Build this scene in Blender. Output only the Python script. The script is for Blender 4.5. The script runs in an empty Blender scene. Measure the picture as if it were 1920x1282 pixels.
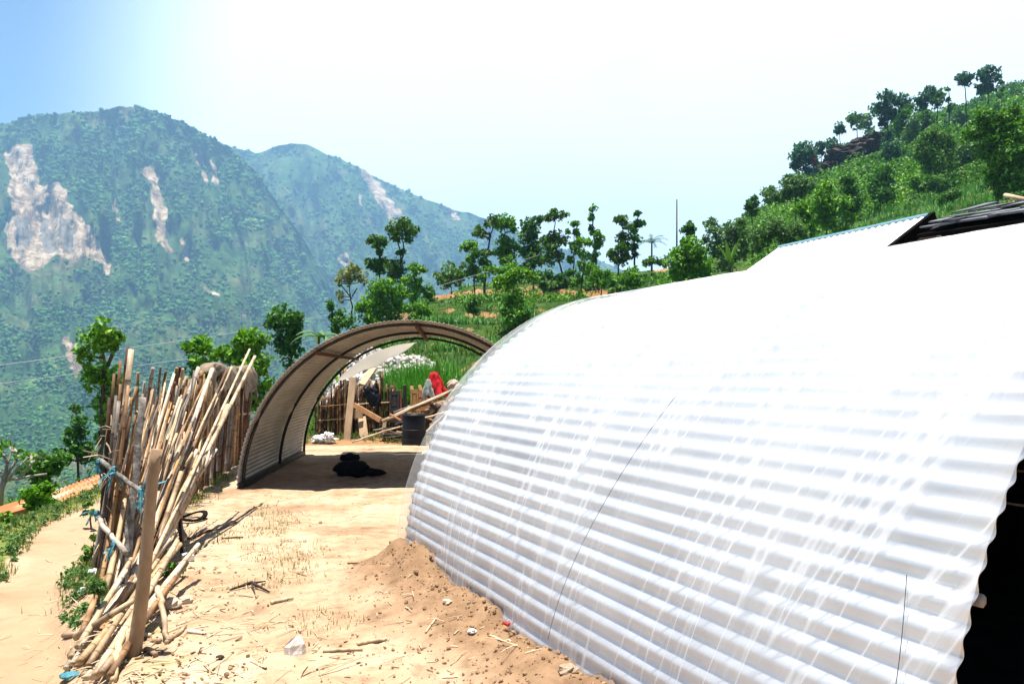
import bpy, math, random
import numpy as np
from mathutils import Vector, noise as mnoise

R = math.radians
sc = bpy.context.scene
col = sc.collection
random.seed(7)
rng = np.random.default_rng(7)

# ------------------------------------------------------------------ camera, sky, sun, exposure
F, CX, HZ, EYE = 1400.0, 960.0, 700.0, 1.65        # focal (photo px), centre, horizon row, eye height
cam_d = bpy.data.cameras.new('camera')
cam_d.sensor_width = 36.0
cam_d.lens = 36.0 * F / 1920.0
cam_d.shift_y = (HZ - 641.0) / 1920.0
cam_d.clip_start, cam_d.clip_end = 0.1, 20000.0
cam = bpy.data.objects.new('camera', cam_d)
col.objects.link(cam)
cam.location = (0, 0, EYE)
cam.rotation_euler = (R(90), 0, 0)
sc.camera = cam

SUN_DIR = Vector((-0.05, 0.0, 1.0)).normalized()   # towards the sun, near the zenith
SUN_EL = math.asin(SUN_DIR.z)
world = bpy.data.worlds.new('World')
sc.world = world
world.use_nodes = True
wn, wl = world.node_tree.nodes, world.node_tree.links
bg = wn['Background']
sky = wn.new('ShaderNodeTexSky')
sky.sky_type = 'NISHITA'
sky.sun_disc = False
sky.sun_elevation = SUN_EL
sky.sun_rotation = math.atan2(SUN_DIR.x, SUN_DIR.y)
sky.altitude = 1200
sky.dust_density = 0.35
sky.ozone_density = 2.5
# thin bright cloud over the valley (a real direction in the sky), clear blue to its sides
tc = wn.new('ShaderNodeTexCoord')
nz = wn.new('ShaderNodeTexNoise'); nz.inputs['Scale'].default_value = 2.2
nz.inputs['Detail'].default_value = 7; nz.inputs['Roughness'].default_value = 0.55
wl.new(tc.outputs['Generated'], nz.inputs['Vector'])
dotn = wn.new('ShaderNodeVectorMath'); dotn.operation = 'DOT_PRODUCT'
cd = Vector((0.16, 1.0, 0.20)).normalized()
dotn.inputs[1].default_value = cd
wl.new(tc.outputs['Generated'], dotn.inputs[0])
mr = wn.new('ShaderNodeMapRange'); mr.inputs['From Min'].default_value = 0.72; mr.inputs['From Max'].default_value = 0.90
mr.interpolation_type = 'SMOOTHERSTEP'
wl.new(dotn.outputs['Value'], mr.inputs['Value'])
mr2 = wn.new('ShaderNodeMapRange'); mr2.inputs['From Min'].default_value = 0.30; mr2.inputs['From Max'].default_value = 0.70
mr2.inputs['To Min'].default_value = 0.90; mr2.inputs['To Max'].default_value = 1.10
wl.new(nz.outputs['Fac'], mr2.inputs['Value'])
m4 = wn.new('ShaderNodeMath'); m4.operation = 'MULTIPLY'; m4.use_clamp = True
wl.new(mr.outputs['Result'], m4.inputs[0]); wl.new(mr2.outputs['Result'], m4.inputs[1])
mix = wn.new('ShaderNodeMix'); mix.data_type = 'RGBA'
wl.new(m4.outputs[0], mix.inputs['Factor'])
wl.new(sky.outputs['Color'], mix.inputs['A'])
mix.inputs['B'].default_value = (9.7, 10.7, 11.0, 1)
wl.new(mix.outputs['Result'], bg.inputs['Color'])
bg.inputs['Strength'].default_value = 0.05

sun_d = bpy.data.lights.new('sun', 'SUN')
sun_d.energy = 5.0
sun_d.angle = R(0.53)
sun_d.color = (1.0, 0.955, 0.88)
sun = bpy.data.objects.new('sun', sun_d)
col.objects.link(sun)
sun.rotation_euler = SUN_DIR.to_track_quat('Z', 'Y').to_euler()

sc.view_settings.view_transform = 'Standard'
sc.view_settings.look = 'None'
sc.view_settings.gamma = 1.0
sc.view_settings.exposure = 1.60
sc.render.engine = 'CYCLES'
cy = sc.cycles
cy.use_denoising = True
try:
    cy.denoiser = 'OPENIMAGEDENOISE'
except Exception:
    pass
cy.max_bounces = 7
cy.diffuse_bounces = 3
cy.glossy_bounces = 2
cy.transmission_bounces = 3
cy.transparent_max_bounces = 8
cy.volume_bounces = 0
cy.sample_clamp_indirect = 6.0

# ------------------------------------------------------------------ helpers
def P(u, v, Y):
    return Vector(((u - CX) / F * Y, Y, EYE + (HZ - v) / F * Y))

def G(u, v, z=0.0):
    return P(u, v, F * (EYE - z) / (v - HZ))

def tag(o, label=None, cat=None, group=None, kind=None):
    if label: o['label'] = label
    if cat: o['category'] = cat
    if group: o['group'] = group
    if kind: o['kind'] = kind
    return o

def empty(name, loc, label=None, cat=None, group=None):
    o = bpy.data.objects.new(name, None)
    o.empty_display_size = 0.2
    o.location = loc
    col.objects.link(o)
    return tag(o, label, cat, group)

class MB:
    """collects numpy vertex / face blocks (world space) for one mesh"""
    def __init__(self):
        self.v, self.f, self.n = [], {}, 0
        self.at = {}
    def add(self, verts, faces, **attrs):
        verts = np.asarray(verts, float).reshape(-1, 3)
        faces = np.asarray(faces, int)
        self.f.setdefault(faces.shape[1], []).append(faces + self.n)
        self.v.append(verts)
        for k in attrs:
            self.at.setdefault(k, []).append((self.n, np.broadcast_to(np.asarray(attrs[k], float), (len(verts),))))
        self.n += len(verts)
        return self
    def box(self, a, b, w, h, up=(0, 0, 1), **attrs):
        """bar from a to b, w across, h along 'up'"""
        a, b, up = Vector(a), Vector(b), Vector(up)
        d = (b - a).normalized()
        s = d.cross(up).normalized() * (w / 2)
        t = s.cross(d).normalized() * (h / 2)
        vs = [a - s - t, a + s - t, a + s + t, a - s + t, b - s - t, b + s - t, b + s + t, b - s + t]
        fs = [(0, 3, 2, 1), (4, 5, 6, 7), (0, 1, 5, 4), (1, 2, 6, 5), (2, 3, 7, 6), (3, 0, 4, 7)]
        return self.add(vs, fs, **attrs)
    def tube(self, pts, rad, n=6, **attrs):
        pts = [Vector(p) for p in pts]
        k = len(pts)
        if not hasattr(rad, '__len__'): rad = [rad] * k
        vs = []
        for i, p in enumerate(pts):
            d = (pts[min(i + 1, k - 1)] - pts[max(i - 1, 0)]).normalized()
            ref = Vector((0, 0, 1)) if abs(d.z) < 0.9 else Vector((1, 0, 0))
            s = d.cross(ref).normalized(); t = s.cross(d)
            for j in range(n):
                a = 2 * math.pi * j / n
                vs.append(p + (s * math.cos(a) + t * math.sin(a)) * rad[i])
        fs = []
        for i in range(k - 1):
            for j in range(n):
                j2 = (j + 1) % n
                fs.append((i * n + j, i * n + j2, (i + 1) * n + j2, (i + 1) * n + j))
        b = len(vs)
        vs += [pts[0], pts[-1]]
        self.add(vs, fs, **attrs)
        tri = [(b, (j + 1) % n, j) for j in range(n)] + [(b + 1, (k - 1) * n + j, (k - 1) * n + (j + 1) % n) for j in range(n)]
        self.f.setdefault(3, []).append(np.asarray(tri) + self.n - len(vs))
        return self
    def build(self, name, mat, parent=None, smooth=False, origin=None, uv=None):
        me = bpy.data.meshes.new(name)
        if not self.v:
            raise RuntimeError('empty mesh ' + name)
        V = np.concatenate(self.v)
        org = None
        if parent is not None:
            V = V - np.array(parent_world(parent))
        elif origin is not None:
            org = origin; V = V - np.array(origin)
        sizes = sorted(self.f)
        loops, tot = [], []
        for s in sizes:
            A = np.concatenate(self.f[s])
            loops.append(A.ravel()); tot.append(np.full(len(A), s))
        loops = np.concatenate(loops); tot = np.concatenate(tot)
        me.vertices.add(len(V)); me.vertices.foreach_set('co', V.astype(np.float32).ravel())
        me.loops.add(len(loops)); me.loops.foreach_set('vertex_index', loops.astype(np.int32))
        me.polygons.add(len(tot))
        starts = np.concatenate([[0], np.cumsum(tot)[:-1]])
        me.polygons.foreach_set('loop_start', starts.astype(np.int32))
        me.polygons.foreach_set('loop_total', tot.astype(np.int32))
        me.update(calc_edges=True)
        me.polygons.foreach_set('use_smooth', np.full(len(tot), bool(smooth)))
        for k, blocks in self.at.items():
            a = me.attributes.new(k, 'FLOAT', 'POINT')
            arr = np.zeros(len(V), np.float32)
            for st, vals in blocks: arr[st:st + len(vals)] = vals
            a.data.foreach_set('value', arr)
        if uv is not None:
            ul = me.uv_layers.new(name='UVMap')
            ul.data.foreach_set('uv', uv[loops].astype(np.float32).ravel())
        if isinstance(mat, (list, tuple)):
            for m in mat: me.materials.append(m)
        else:
            me.materials.append(mat)
        o = bpy.data.objects.new(name, me)
        col.objects.link(o)
        if org is not None: o.location = org
        if parent is not None: o.parent = parent
        return o

def parent_world(o):
    p = Vector((0, 0, 0))
    while o is not None:
        p += o.location; o = o.parent
    return p

def grid_faces(nu, nv):
    i = np.arange(nu * nv).reshape(nu, nv)
    return np.stack([i[:-1, :-1], i[1:, :-1], i[1:, 1:], i[:-1, 1:]], -1).reshape(-1, 4)

def fbm(x, y, seed=0, octs=5, gain=0.5):
    """vectorised value noise, about -1..1"""
    out = np.zeros_like(x, float); amp = 1.0; tot = 0
    for o in range(octs):
        xi, yi = np.floor(x), np.floor(y)
        fx, fy = x - xi, y - yi
        fx, fy = fx * fx * (3 - 2 * fx), fy * fy * (3 - 2 * fy)
        def h(a, b):
            s = np.sin(a * 127.1 + b * 311.7 + (seed + o) * 74.7) * 43758.5453
            return (s - np.floor(s)) * 2 - 1
        v = (h(xi, yi) * (1 - fx) + h(xi + 1, yi) * fx) * (1 - fy) + (h(xi, yi + 1) * (1 - fx) + h(xi + 1, yi + 1) * fx) * fy
        out += v * amp; tot += amp; amp *= gain
        x, y = x * 2.03 + 17.1, y * 2.03 + 5.3
    return out / tot * 1.6

def sstep(a, b, x):
    t = np.clip((x - a) / (b - a), 0, 1)
    return t * t * (3 - 2 * t)

# ------------------------------------------------------------------ materials
def new_mat(name):
    m = bpy.data.materials.new(name); m.use_nodes = True
    nt = m.node_tree
    return m, nt.nodes, nt.links, nt.nodes['Principled BSDF']

def ramp(nodes, links, src, stops):
    r = nodes.new('ShaderNodeValToRGB')
    e = r.color_ramp.elements
    while len(e) < len(stops): e.new(0.5)
    for el, (p, c) in zip(e, stops):
        el.position = p; el.color = (*c, 1) if len(c) == 3 else c
    links.new(src, r.inputs['Fac'])
    return r

def noise_node(nodes, links, vec, scale, detail=6, rough=0.55):
    n = nodes.new('ShaderNodeTexNoise')
    n.inputs['Scale'].default_value = scale
    n.inputs['Detail'].default_value = detail
    n.inputs['Roughness'].default_value = rough
    if vec is not None: links.new(vec, n.inputs['Vector'])
    return n

def mat_noise(name, stops, scale=6.0, rough=0.8, bump=0.0, bscale=None, stretch=(1, 1, 1), metallic=0.0, spec=0.3, rand=0.0, coord='Object', sheen=0):
    m, N, L, b = new_mat(name)
    tcn = N.new('ShaderNodeTexCoord'); mp = N.new('ShaderNodeMapping')
    mp.inputs['Scale'].default_value = stretch
    L.new(tcn.outputs[coord], mp.inputs['Vector'])
    n = noise_node(N, L, mp.outputs['Vector'], scale)
    src = n.outputs['Fac']
    if rand:
        oi = N.new('ShaderNodeObjectInfo')
        ma = N.new('ShaderNodeMath'); ma.operation = 'MULTIPLY_ADD'
        ma.inputs[1].default_value = rand; L.new(oi.outputs['Random'], ma.inputs[0])
        mb = N.new('ShaderNodeMath'); mb.operation = 'SUBTRACT'; mb.inputs[1].default_value = rand / 2
        L.new(src, mb.inputs[0]); L.new(mb.outputs[0], ma.inputs[2])
        src = ma.outputs[0]
    r = ramp(N, L, src, stops)
    L.new(r.outputs['Color'], b.inputs['Base Color'])
    b.inputs['Roughness'].default_value = rough
    b.inputs['Metallic'].default_value = metallic
    b.inputs['Specular IOR Level'].default_value = spec
    if 'cane' in name:
        # dark scarred rings at the nodes, grey mildew blotches, each cane its own tone
        a = N.new('ShaderNodeAttribute'); a.attribute_name = 'node'
        nb = noise_node(N, L, tcn.outputs['Object'], 3.2, 7, 0.7)
        bl = ramp(N, L, nb.outputs['Fac'], [(0.36, (0.42, 0.38, 0.34)), (0.52, (1, 1, 1)), (0.70, (1.18, 1.14, 1.08))])
        mu = N.new('ShaderNodeMix'); mu.data_type = 'RGBA'; mu.blend_type = 'MULTIPLY'; mu.inputs['Factor'].default_value = 0.85
        L.new(r.outputs['Color'], mu.inputs['A']); L.new(bl.outputs['Color'], mu.inputs['B'])
        mk = N.new('ShaderNodeMix'); mk.data_type = 'RGBA'; mk.blend_type = 'MULTIPLY'; mk.inputs['B'].default_value = (0.34, 0.27, 0.2, 1)
        L.new(a.outputs['Fac'], mk.inputs['Factor']); L.new(mu.outputs['Result'], mk.inputs['A'])
        L.new(mk.outputs['Result'], b.inputs['Base Color'])
    if bump:
        n2 = noise_node(N, L, mp.outputs['Vector'], bscale or scale * 4, 8, 0.6)
        bp = N.new('ShaderNodeBump'); bp.inputs['Strength'].default_value = bump; bp.inputs['Distance'].default_value = 0.02
        L.new(n2.outputs['Fac'], bp.inputs['Height']); L.new(bp.outputs['Normal'], b.inputs['Normal'])
    return m

def mat_leaf(name, dark, light, warm=None, rough=0.6, trans=0.28):
    """leaf colours vary leaf by leaf through the 'tint' attribute"""
    m, N, L, b = new_mat(name)
    a = N.new('ShaderNodeAttribute'); a.attribute_name = 'tint'
    stops = [(0.0, dark), (0.75, light)] + ([(1.0, warm)] if warm else [])
    r = ramp(N, L, a.outputs['Fac'], stops)
    L.new(r.outputs['Color'], b.inputs['Base Color'])
    b.inputs['Roughness'].default_value = rough
    b.inputs['Specular IOR Level'].default_value = 0.35
    t = N.new('ShaderNodeBsdfTranslucent'); L.new(r.outputs['Color'], t.inputs['Color'])
    mx = N.new('ShaderNodeMixShader'); mx.inputs[0].default_value = trans
    L.new(b.outputs[0], mx.inputs[1]); L.new(t.outputs[0], mx.inputs[2])
    L.new(mx.outputs[0], N['Material Output'].inputs['Surface'])
    return m

M = {}
M['leaf'] = mat_leaf('leaf_green', (0.020, 0.085, 0.003), (0.135, 0.34, 0.006), (0.30, 0.48, 0.015))
M['leaf_dark'] = mat_leaf('leaf_dark', (0.012, 0.055, 0.004), (0.062, 0.19, 0.008), (0.14, 0.29, 0.015))
M['leaf_light'] = mat_leaf('leaf_light', (0.045, 0.12, 0.012), (0.12, 0.26, 0.025), (0.24, 0.34, 0.05))
M['leaf_yellow'] = mat_leaf('leaf_yellow', (0.10, 0.14, 0.012), (0.26, 0.28, 0.03), (0.40, 0.34, 0.06))
M['leaf_warm'] = mat_leaf('leaf_warm', (0.025, 0.075, 0.006), (0.085, 0.21, 0.012), (0.26, 0.20, 0.04))
M['leaf_pine'] = mat_leaf('leaf_pine', (0.014, 0.055, 0.020), (0.045, 0.145, 0.050), (0.09, 0.21, 0.07))
M['leaf_grey'] = mat_leaf('leaf_grey', (0.035, 0.095, 0.018), (0.11, 0.23, 0.045), (0.22, 0.33, 0.09))
M['maize'] = mat_leaf('maize_leaf', (0.030, 0.11, 0.012), (0.08, 0.24, 0.025), (0.16, 0.32, 0.06))
M['grass'] = mat_leaf('grass_blade', (0.06, 0.11, 0.012), (0.15, 0.19, 0.03), (0.32, 0.26, 0.08))
M['grass_green'] = mat_leaf('tall_grass_blade', (0.03, 0.14, 0.008), (0.08, 0.30, 0.012), (0.16, 0.38, 0.03))
M['bank_grass'] = mat_leaf('bank_grass_blade', (0.03, 0.08, 0.008), (0.08, 0.19, 0.015), (0.24, 0.25, 0.06))
M['bark'] = mat_noise('bark', [(0.3, (0.035, 0.026, 0.018)), (0.7, (0.11, 0.085, 0.06))], 9, 0.9, 0.5, stretch=(1, 1, 0.25))
M['bark_pale'] = mat_noise('pale_bark', [(0.3, (0.16, 0.13, 0.10)), (0.7, (0.36, 0.31, 0.25))], 9, 0.9, 0.4, stretch=(1, 1, 0.3))
M['cane'] = mat_noise('dry_cane', [(0.22, (0.11, 0.05, 0.02)), (0.48, (0.31, 0.175, 0.075)), (0.78, (0.50, 0.36, 0.20))], 7, 0.62, 0.35, 30, stretch=(1, 1, 0.35), rand=0.75, spec=0.35)
M['cane_brown'] = mat_noise('brown_cane', [(0.22, (0.055, 0.026, 0.012)), (0.5, (0.19, 0.09, 0.034)), (0.82, (0.38, 0.22, 0.09))], 7, 0.7, 0.35, 30, stretch=(1, 1, 0.35), rand=0.7)
M['cane_pale'] = mat_noise('pale_cane', [(0.22, (0.28, 0.18, 0.095)), (0.5, (0.48, 0.36, 0.22)), (0.8, (0.64, 0.55, 0.42))], 7, 0.55, 0.3, 30, stretch=(1, 1, 0.35), rand=0.6, spec=0.4)
M['cane_grey'] = mat_noise('grey_cane', [(0.25, (0.13, 0.105, 0.085)), (0.7, (0.36, 0.31, 0.26))], 9, 0.8, 0.4, 34, stretch=(1, 1, 0.35), rand=0.5)
M['cane_dark'] = mat_noise('dark_cane', [(0.22, (0.025, 0.012, 0.006)), (0.5, (0.10, 0.046, 0.018)), (0.82, (0.25, 0.13, 0.05))], 7, 0.75, 0.35, 30, stretch=(1, 1, 0.35), rand=0.7)
M['post_wood'] = mat_noise('post_wood', [(0.3, (0.17, 0.10, 0.05)), (0.55, (0.29, 0.19, 0.11)), (0.75, (0.36, 0.26, 0.17))], 6, 0.8, 0.4, 26, stretch=(1, 1, 0.5))
M['post_grey'] = mat_noise('lichen_post', [(0.35, (0.07, 0.06, 0.048)), (0.55, (0.17, 0.15, 0.13)), (0.7, (0.34, 0.32, 0.29))], 16, 0.9, 0.5, 40)
M['plank'] = mat_noise('sawn_plank', [(0.3, (0.30, 0.19, 0.10)), (0.7, (0.50, 0.36, 0.22))], 5, 0.75, 0.25, 30, stretch=(1, 1, 0.2))
M['plank_red'] = mat_noise('reddish_plank', [(0.3, (0.26, 0.12, 0.045)), (0.7, (0.42, 0.22, 0.09))], 5, 0.7, 0.25, 30)
M['door_dark'] = mat_noise('dark_door_wood', [(0.3, (0.018, 0.013, 0.011)), (0.7, (0.05, 0.038, 0.032))], 8, 0.6, 0.2)
M['door_tan'] = mat_noise('tan_door_wood', [(0.3, (0.30, 0.15, 0.05)), (0.7, (0.44, 0.25, 0.09))], 8, 0.6, 0.2)
M['door_maroon'] = mat_noise('maroon_jamb', [(0.3, (0.11, 0.025, 0.018)), (0.7, (0.2, 0.06, 0.04))], 8, 0.6, 0.2)
M['tin'] = mat_noise('galvanised_sheet', [(0.3, (0.50, 0.51, 0.53)), (0.7, (0.64, 0.65, 0.67))], 3.0, 0.36, 0.03, 40, metallic=0.45, spec=0.5)
M['tin_old'] = mat_noise('weathered_sheet', [(0.3, (0.36, 0.345, 0.325)), (0.7, (0.60, 0.585, 0.56))], 4.0, 0.5, 0.05, 40, stretch=(1, 0.3, 1), metallic=0.25, spec=0.5)
M['rust'] = mat_noise('rusty_sheet', [(0.33, (0.50, 0.47, 0.44)), (0.42, (0.44, 0.21, 0.09)), (0.56, (0.36, 0.11, 0.028)), (0.75, (0.22, 0.06, 0.015))], 2.2, 0.7, 0.1, 30, stretch=(1, 0.35, 1))
M['dark_steel'] = mat_noise('dark_steel', [(0.3, (0.010, 0.009, 0.009)), (0.7, (0.035, 0.03, 0.028))], 10, 0.5, 0.05)
M['red_steel'] = mat_noise('red_oxide_steel', [(0.3, (0.085, 0.025, 0.012)), (0.7, (0.18, 0.055, 0.025))], 10, 0.7, 0.1)
M['black_plastic'] = mat_noise('black_plastic', [(0.3, (0.004, 0.005, 0.008)), (0.7, (0.010, 0.011, 0.017))], 5, 0.5, 0.03, spec=0.25)
M['black_cloth'] = mat_noise('black_cloth', [(0.3, (0.004, 0.004, 0.004)), (0.7, (0.012, 0.011, 0.011))], 12, 0.95, 0.3, spec=0.05)
M['sack'] = mat_noise('sackcloth', [(0.3, (0.12, 0.09, 0.06)), (0.7, (0.26, 0.20, 0.14))], 7, 0.95, 0.6, 60, spec=0.05)
M['red_cloth'] = mat_noise('red_cloth', [(0.3, (0.30, 0.010, 0.012)), (0.7, (0.52, 0.03, 0.035))], 5, 0.9, 0.3, spec=0.05)
M['grey_cloth'] = mat_noise('grey_cloth', [(0.3, (0.14, 0.17, 0.14)), (0.7, (0.40, 0.42, 0.38))], 6, 0.9, 0.3, spec=0.05)
M['tarp'] = mat_leaf('pale_tarpaulin', (0.74, 0.72, 0.67), (0.76, 0.74, 0.70), None, 0.6, 0.55)
M['teal'] = mat_noise('teal_plastic_strip', [(0.3, (0.02, 0.12, 0.15)), (0.7, (0.07, 0.23, 0.27))], 14, 0.5, 0.2)
M['white_plastic'] = mat_noise('white_plastic', [(0.3, (0.62, 0.62, 0.62)), (0.7, (0.8, 0.8, 0.8))], 8, 0.4, 0.4)
M['stone_white'] = mat_noise('white_stone', [(0.32, (0.46, 0.36, 0.26)), (0.45, (0.70, 0.67, 0.62)), (0.7, (0.80, 0.79, 0.77))], 9, 0.8, 0.5, 30, rand=0.2)
M['stone_tan'] = mat_noise('tan_stone', [(0.3, (0.30, 0.22, 0.15)), (0.7, (0.52, 0.43, 0.33))], 9, 0.85, 0.5, 30, rand=0.5)
M['rubble'] = mat_noise('rubble_stone', [(0.3, (0.20, 0.15, 0.11)), (0.5, (0.44, 0.40, 0.36)), (0.7, (0.66, 0.64, 0.61))], 3.5, 0.85, 0.4, 20)
M['slate'] = mat_noise('slate', [(0.3, (0.03, 0.03, 0.034)), (0.7, (0.15, 0.15, 0.16))], 5, 0.65, 0.5, 20)
M['shade_black'] = mat_noise('painted_shade', [(0.3, (0.003, 0.0025, 0.002)), (0.7, (0.009, 0.007, 0.005))], 6, 1.0, 0.3, spec=0.02)  # near-black, stands in for shade inside the shelter and under slate eaves
M['white_paint'] = mat_noise('white_painted_sheet', [(0.3, (0.70, 0.72, 0.74)), (0.7, (0.80, 0.81, 0.82))], 3, 0.4, 0.03)
M['blue_paint'] = mat_noise('blue_ridge_cap', [(0.3, (0.32, 0.60, 0.68)), (0.7, (0.42, 0.70, 0.78))], 3, 0.4, 0.03)
M['soil'] = mat_noise('loose_soil', [(0.3, (0.20, 0.115, 0.06)), (0.7, (0.36, 0.23, 0.13))], 14, 0.95, 0.8, 60)
M['straw'] = mat_noise('straw', [(0.3, (0.30, 0.20, 0.10)), (0.7, (0.62, 0.52, 0.36))], 3, 0.8)
M['twig_dark'] = mat_noise('charred_twig', [(0.3, (0.015, 0.009, 0.007)), (0.7, (0.06, 0.035, 0.025))], 20, 0.9, 0.4)
M['wire'] = mat_noise('power_wire', [(0.3, (0.30, 0.32, 0.33)), (0.7, (0.42, 0.44, 0.45))], 4, 0.5)
M['black_wire'] = mat_noise('black_thread', [(0.3, (0.01, 0.01, 0.012)), (0.7, (0.03, 0.03, 0.035))], 4, 0.6)
M['mud_wall'] = mat_noise('mud_wall', [(0.3, (0.16, 0.10, 0.06)), (0.7, (0.30, 0.2, 0.12))], 4, 0.95, 0.4)
M['cliff'] = mat_noise('cliff_rock', [(0.32, (0.008, 0.007, 0.006)), (0.5, (0.022, 0.018, 0.014)), (0.60, (0.09, 0.055, 0.035)), (0.66, (0.025, 0.05, 0.01))], 0.5, 0.95, 0.8, 2.0)
M['petal'] = mat_noise('red_petal', [(0.3, (0.5, 0.01, 0.01)), (0.7, (0.7, 0.03, 0.02))], 9, 0.6)

def mat_film():
    """thin milky polythene: see-through, whiter where it is folded"""
    m, N, L, b = new_mat('polythene_film')
    uvn = N.new('ShaderNodeUVMap'); uvn.uv_map = 'UVMap'
    sx = N.new('ShaderNodeSeparateXYZ'); L.new(uvn.outputs['UV'], sx.inputs[0])
    def M2(op, x, y, z=None):
        q = N.new('ShaderNodeMath'); q.operation = op
        for i_, w_ in enumerate((x, y, z)):
            if w_ is None: continue
            if isinstance(w_, (int, float)): q.inputs[i_].default_value = w_
            else: L.new(w_, q.inputs[i_])
        return q.outputs[0]
    S_, T_ = sx.outputs['X'], sx.outputs['Y']
    lean_ = M2('MULTIPLY_ADD', S_, 0.21, -0.10)            # folds fan out towards the near end
    across = M2('SUBTRACT', S_, M2('MULTIPLY', lean_, T_))
    def fold_vec(ks, kt, off):
        c_ = N.new('ShaderNodeCombineXYZ')
        L.new(M2('MULTIPLY_ADD', across, ks, off), c_.inputs[0]); L.new(M2('MULTIPLY', T_, kt), c_.inputs[1])
        return c_.outputs[0]
    n1 = noise_node(N, L, fold_vec(8.0, 0.7, 0.0), 1.0, 5, 0.6)
    r1 = ramp(N, L, n1.outputs['Fac'], [(0.56, (0, 0, 0)), (0.72, (1, 1, 1))])
    n2 = noise_node(N, L, fold_vec(4.5, 0.9, 7.7), 1.0, 3, 0.5)
    sub = N.new('ShaderNodeMath'); sub.operation = 'SUBTRACT'; sub.inputs[1].default_value = 0.5
    L.new(n2.outputs['Fac'], sub.inputs[0])
    ab = N.new('ShaderNodeMath'); ab.operation = 'ABSOLUTE'; L.new(sub.outputs[0], ab.inputs[0])
    r2 = ramp(N, L, ab.outputs[0], [(0.0, (1, 1, 1)), (0.010, (0.5, 0.5, 0.5)), (0.022, (0, 0, 0))])
    n3 = noise_node(N, L, uvn.outputs['UV'], 1.3, 3)
    s1 = N.new('ShaderNodeMath'); s1.operation = 'MULTIPLY_ADD'; s1.inputs[1].default_value = 0.34
    L.new(r1.outputs['Color'], s1.inputs[0])
    s0 = N.new('ShaderNodeMapRange'); s0.inputs['From Min'].default_value = 0.3; s0.inputs['From Max'].default_value = 0.7
    s0.inputs['To Min'].default_value = 0.10; s0.inputs['To Max'].default_value = 0.42
    L.new(n3.outputs['Fac'], s0.inputs['Value']); L.new(s0.outputs['Result'], s1.inputs[2])
    s2 = N.new('ShaderNodeMath'); s2.operation = 'MULTIPLY_ADD'; s2.inputs[1].default_value = 0.45; s2.use_clamp = True
    L.new(r2.outputs['Color'], s2.inputs[0]); L.new(s1.outputs[0], s2.inputs[2])
    b.inputs['Base Color'].default_value = (0.82, 0.83, 0.84, 1)
    b.inputs['Roughness'].default_value = 0.28
    b.inputs['Specular IOR Level'].default_value = 0.5
    bp = N.new('ShaderNodeBump'); bp.inputs['Strength'].default_value = 0.35; bp.inputs['Distance'].default_value = 0.012
    L.new(n1.outputs['Fac'], bp.inputs['Height']); L.new(bp.outputs['Normal'], b.inputs['Normal'])
    tl = N.new('ShaderNodeBsdfTranslucent'); tl.inputs['Color'].default_value = (0.82, 0.83, 0.84, 1)
    mx1 = N.new('ShaderNodeMixShader'); mx1.inputs[0].default_value = 0.45
    L.new(b.outputs[0], mx1.inputs[1]); L.new(tl.outputs[0], mx1.inputs[2])
    tr = N.new('ShaderNodeBsdfTransparent'); tr.inputs['Color'].default_value = (0.97, 0.975, 0.98, 1)
    mx = N.new('ShaderNodeMixShader')
    L.new(s2.outputs[0], mx.inputs[0]); L.new(tr.outputs[0], mx.inputs[1]); L.new(mx1.outputs[0], mx.inputs[2])
    L.new(mx.outputs[0], N['Material Output'].inputs['Surface'])
    return m
M['film'] = mat_film()

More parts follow.
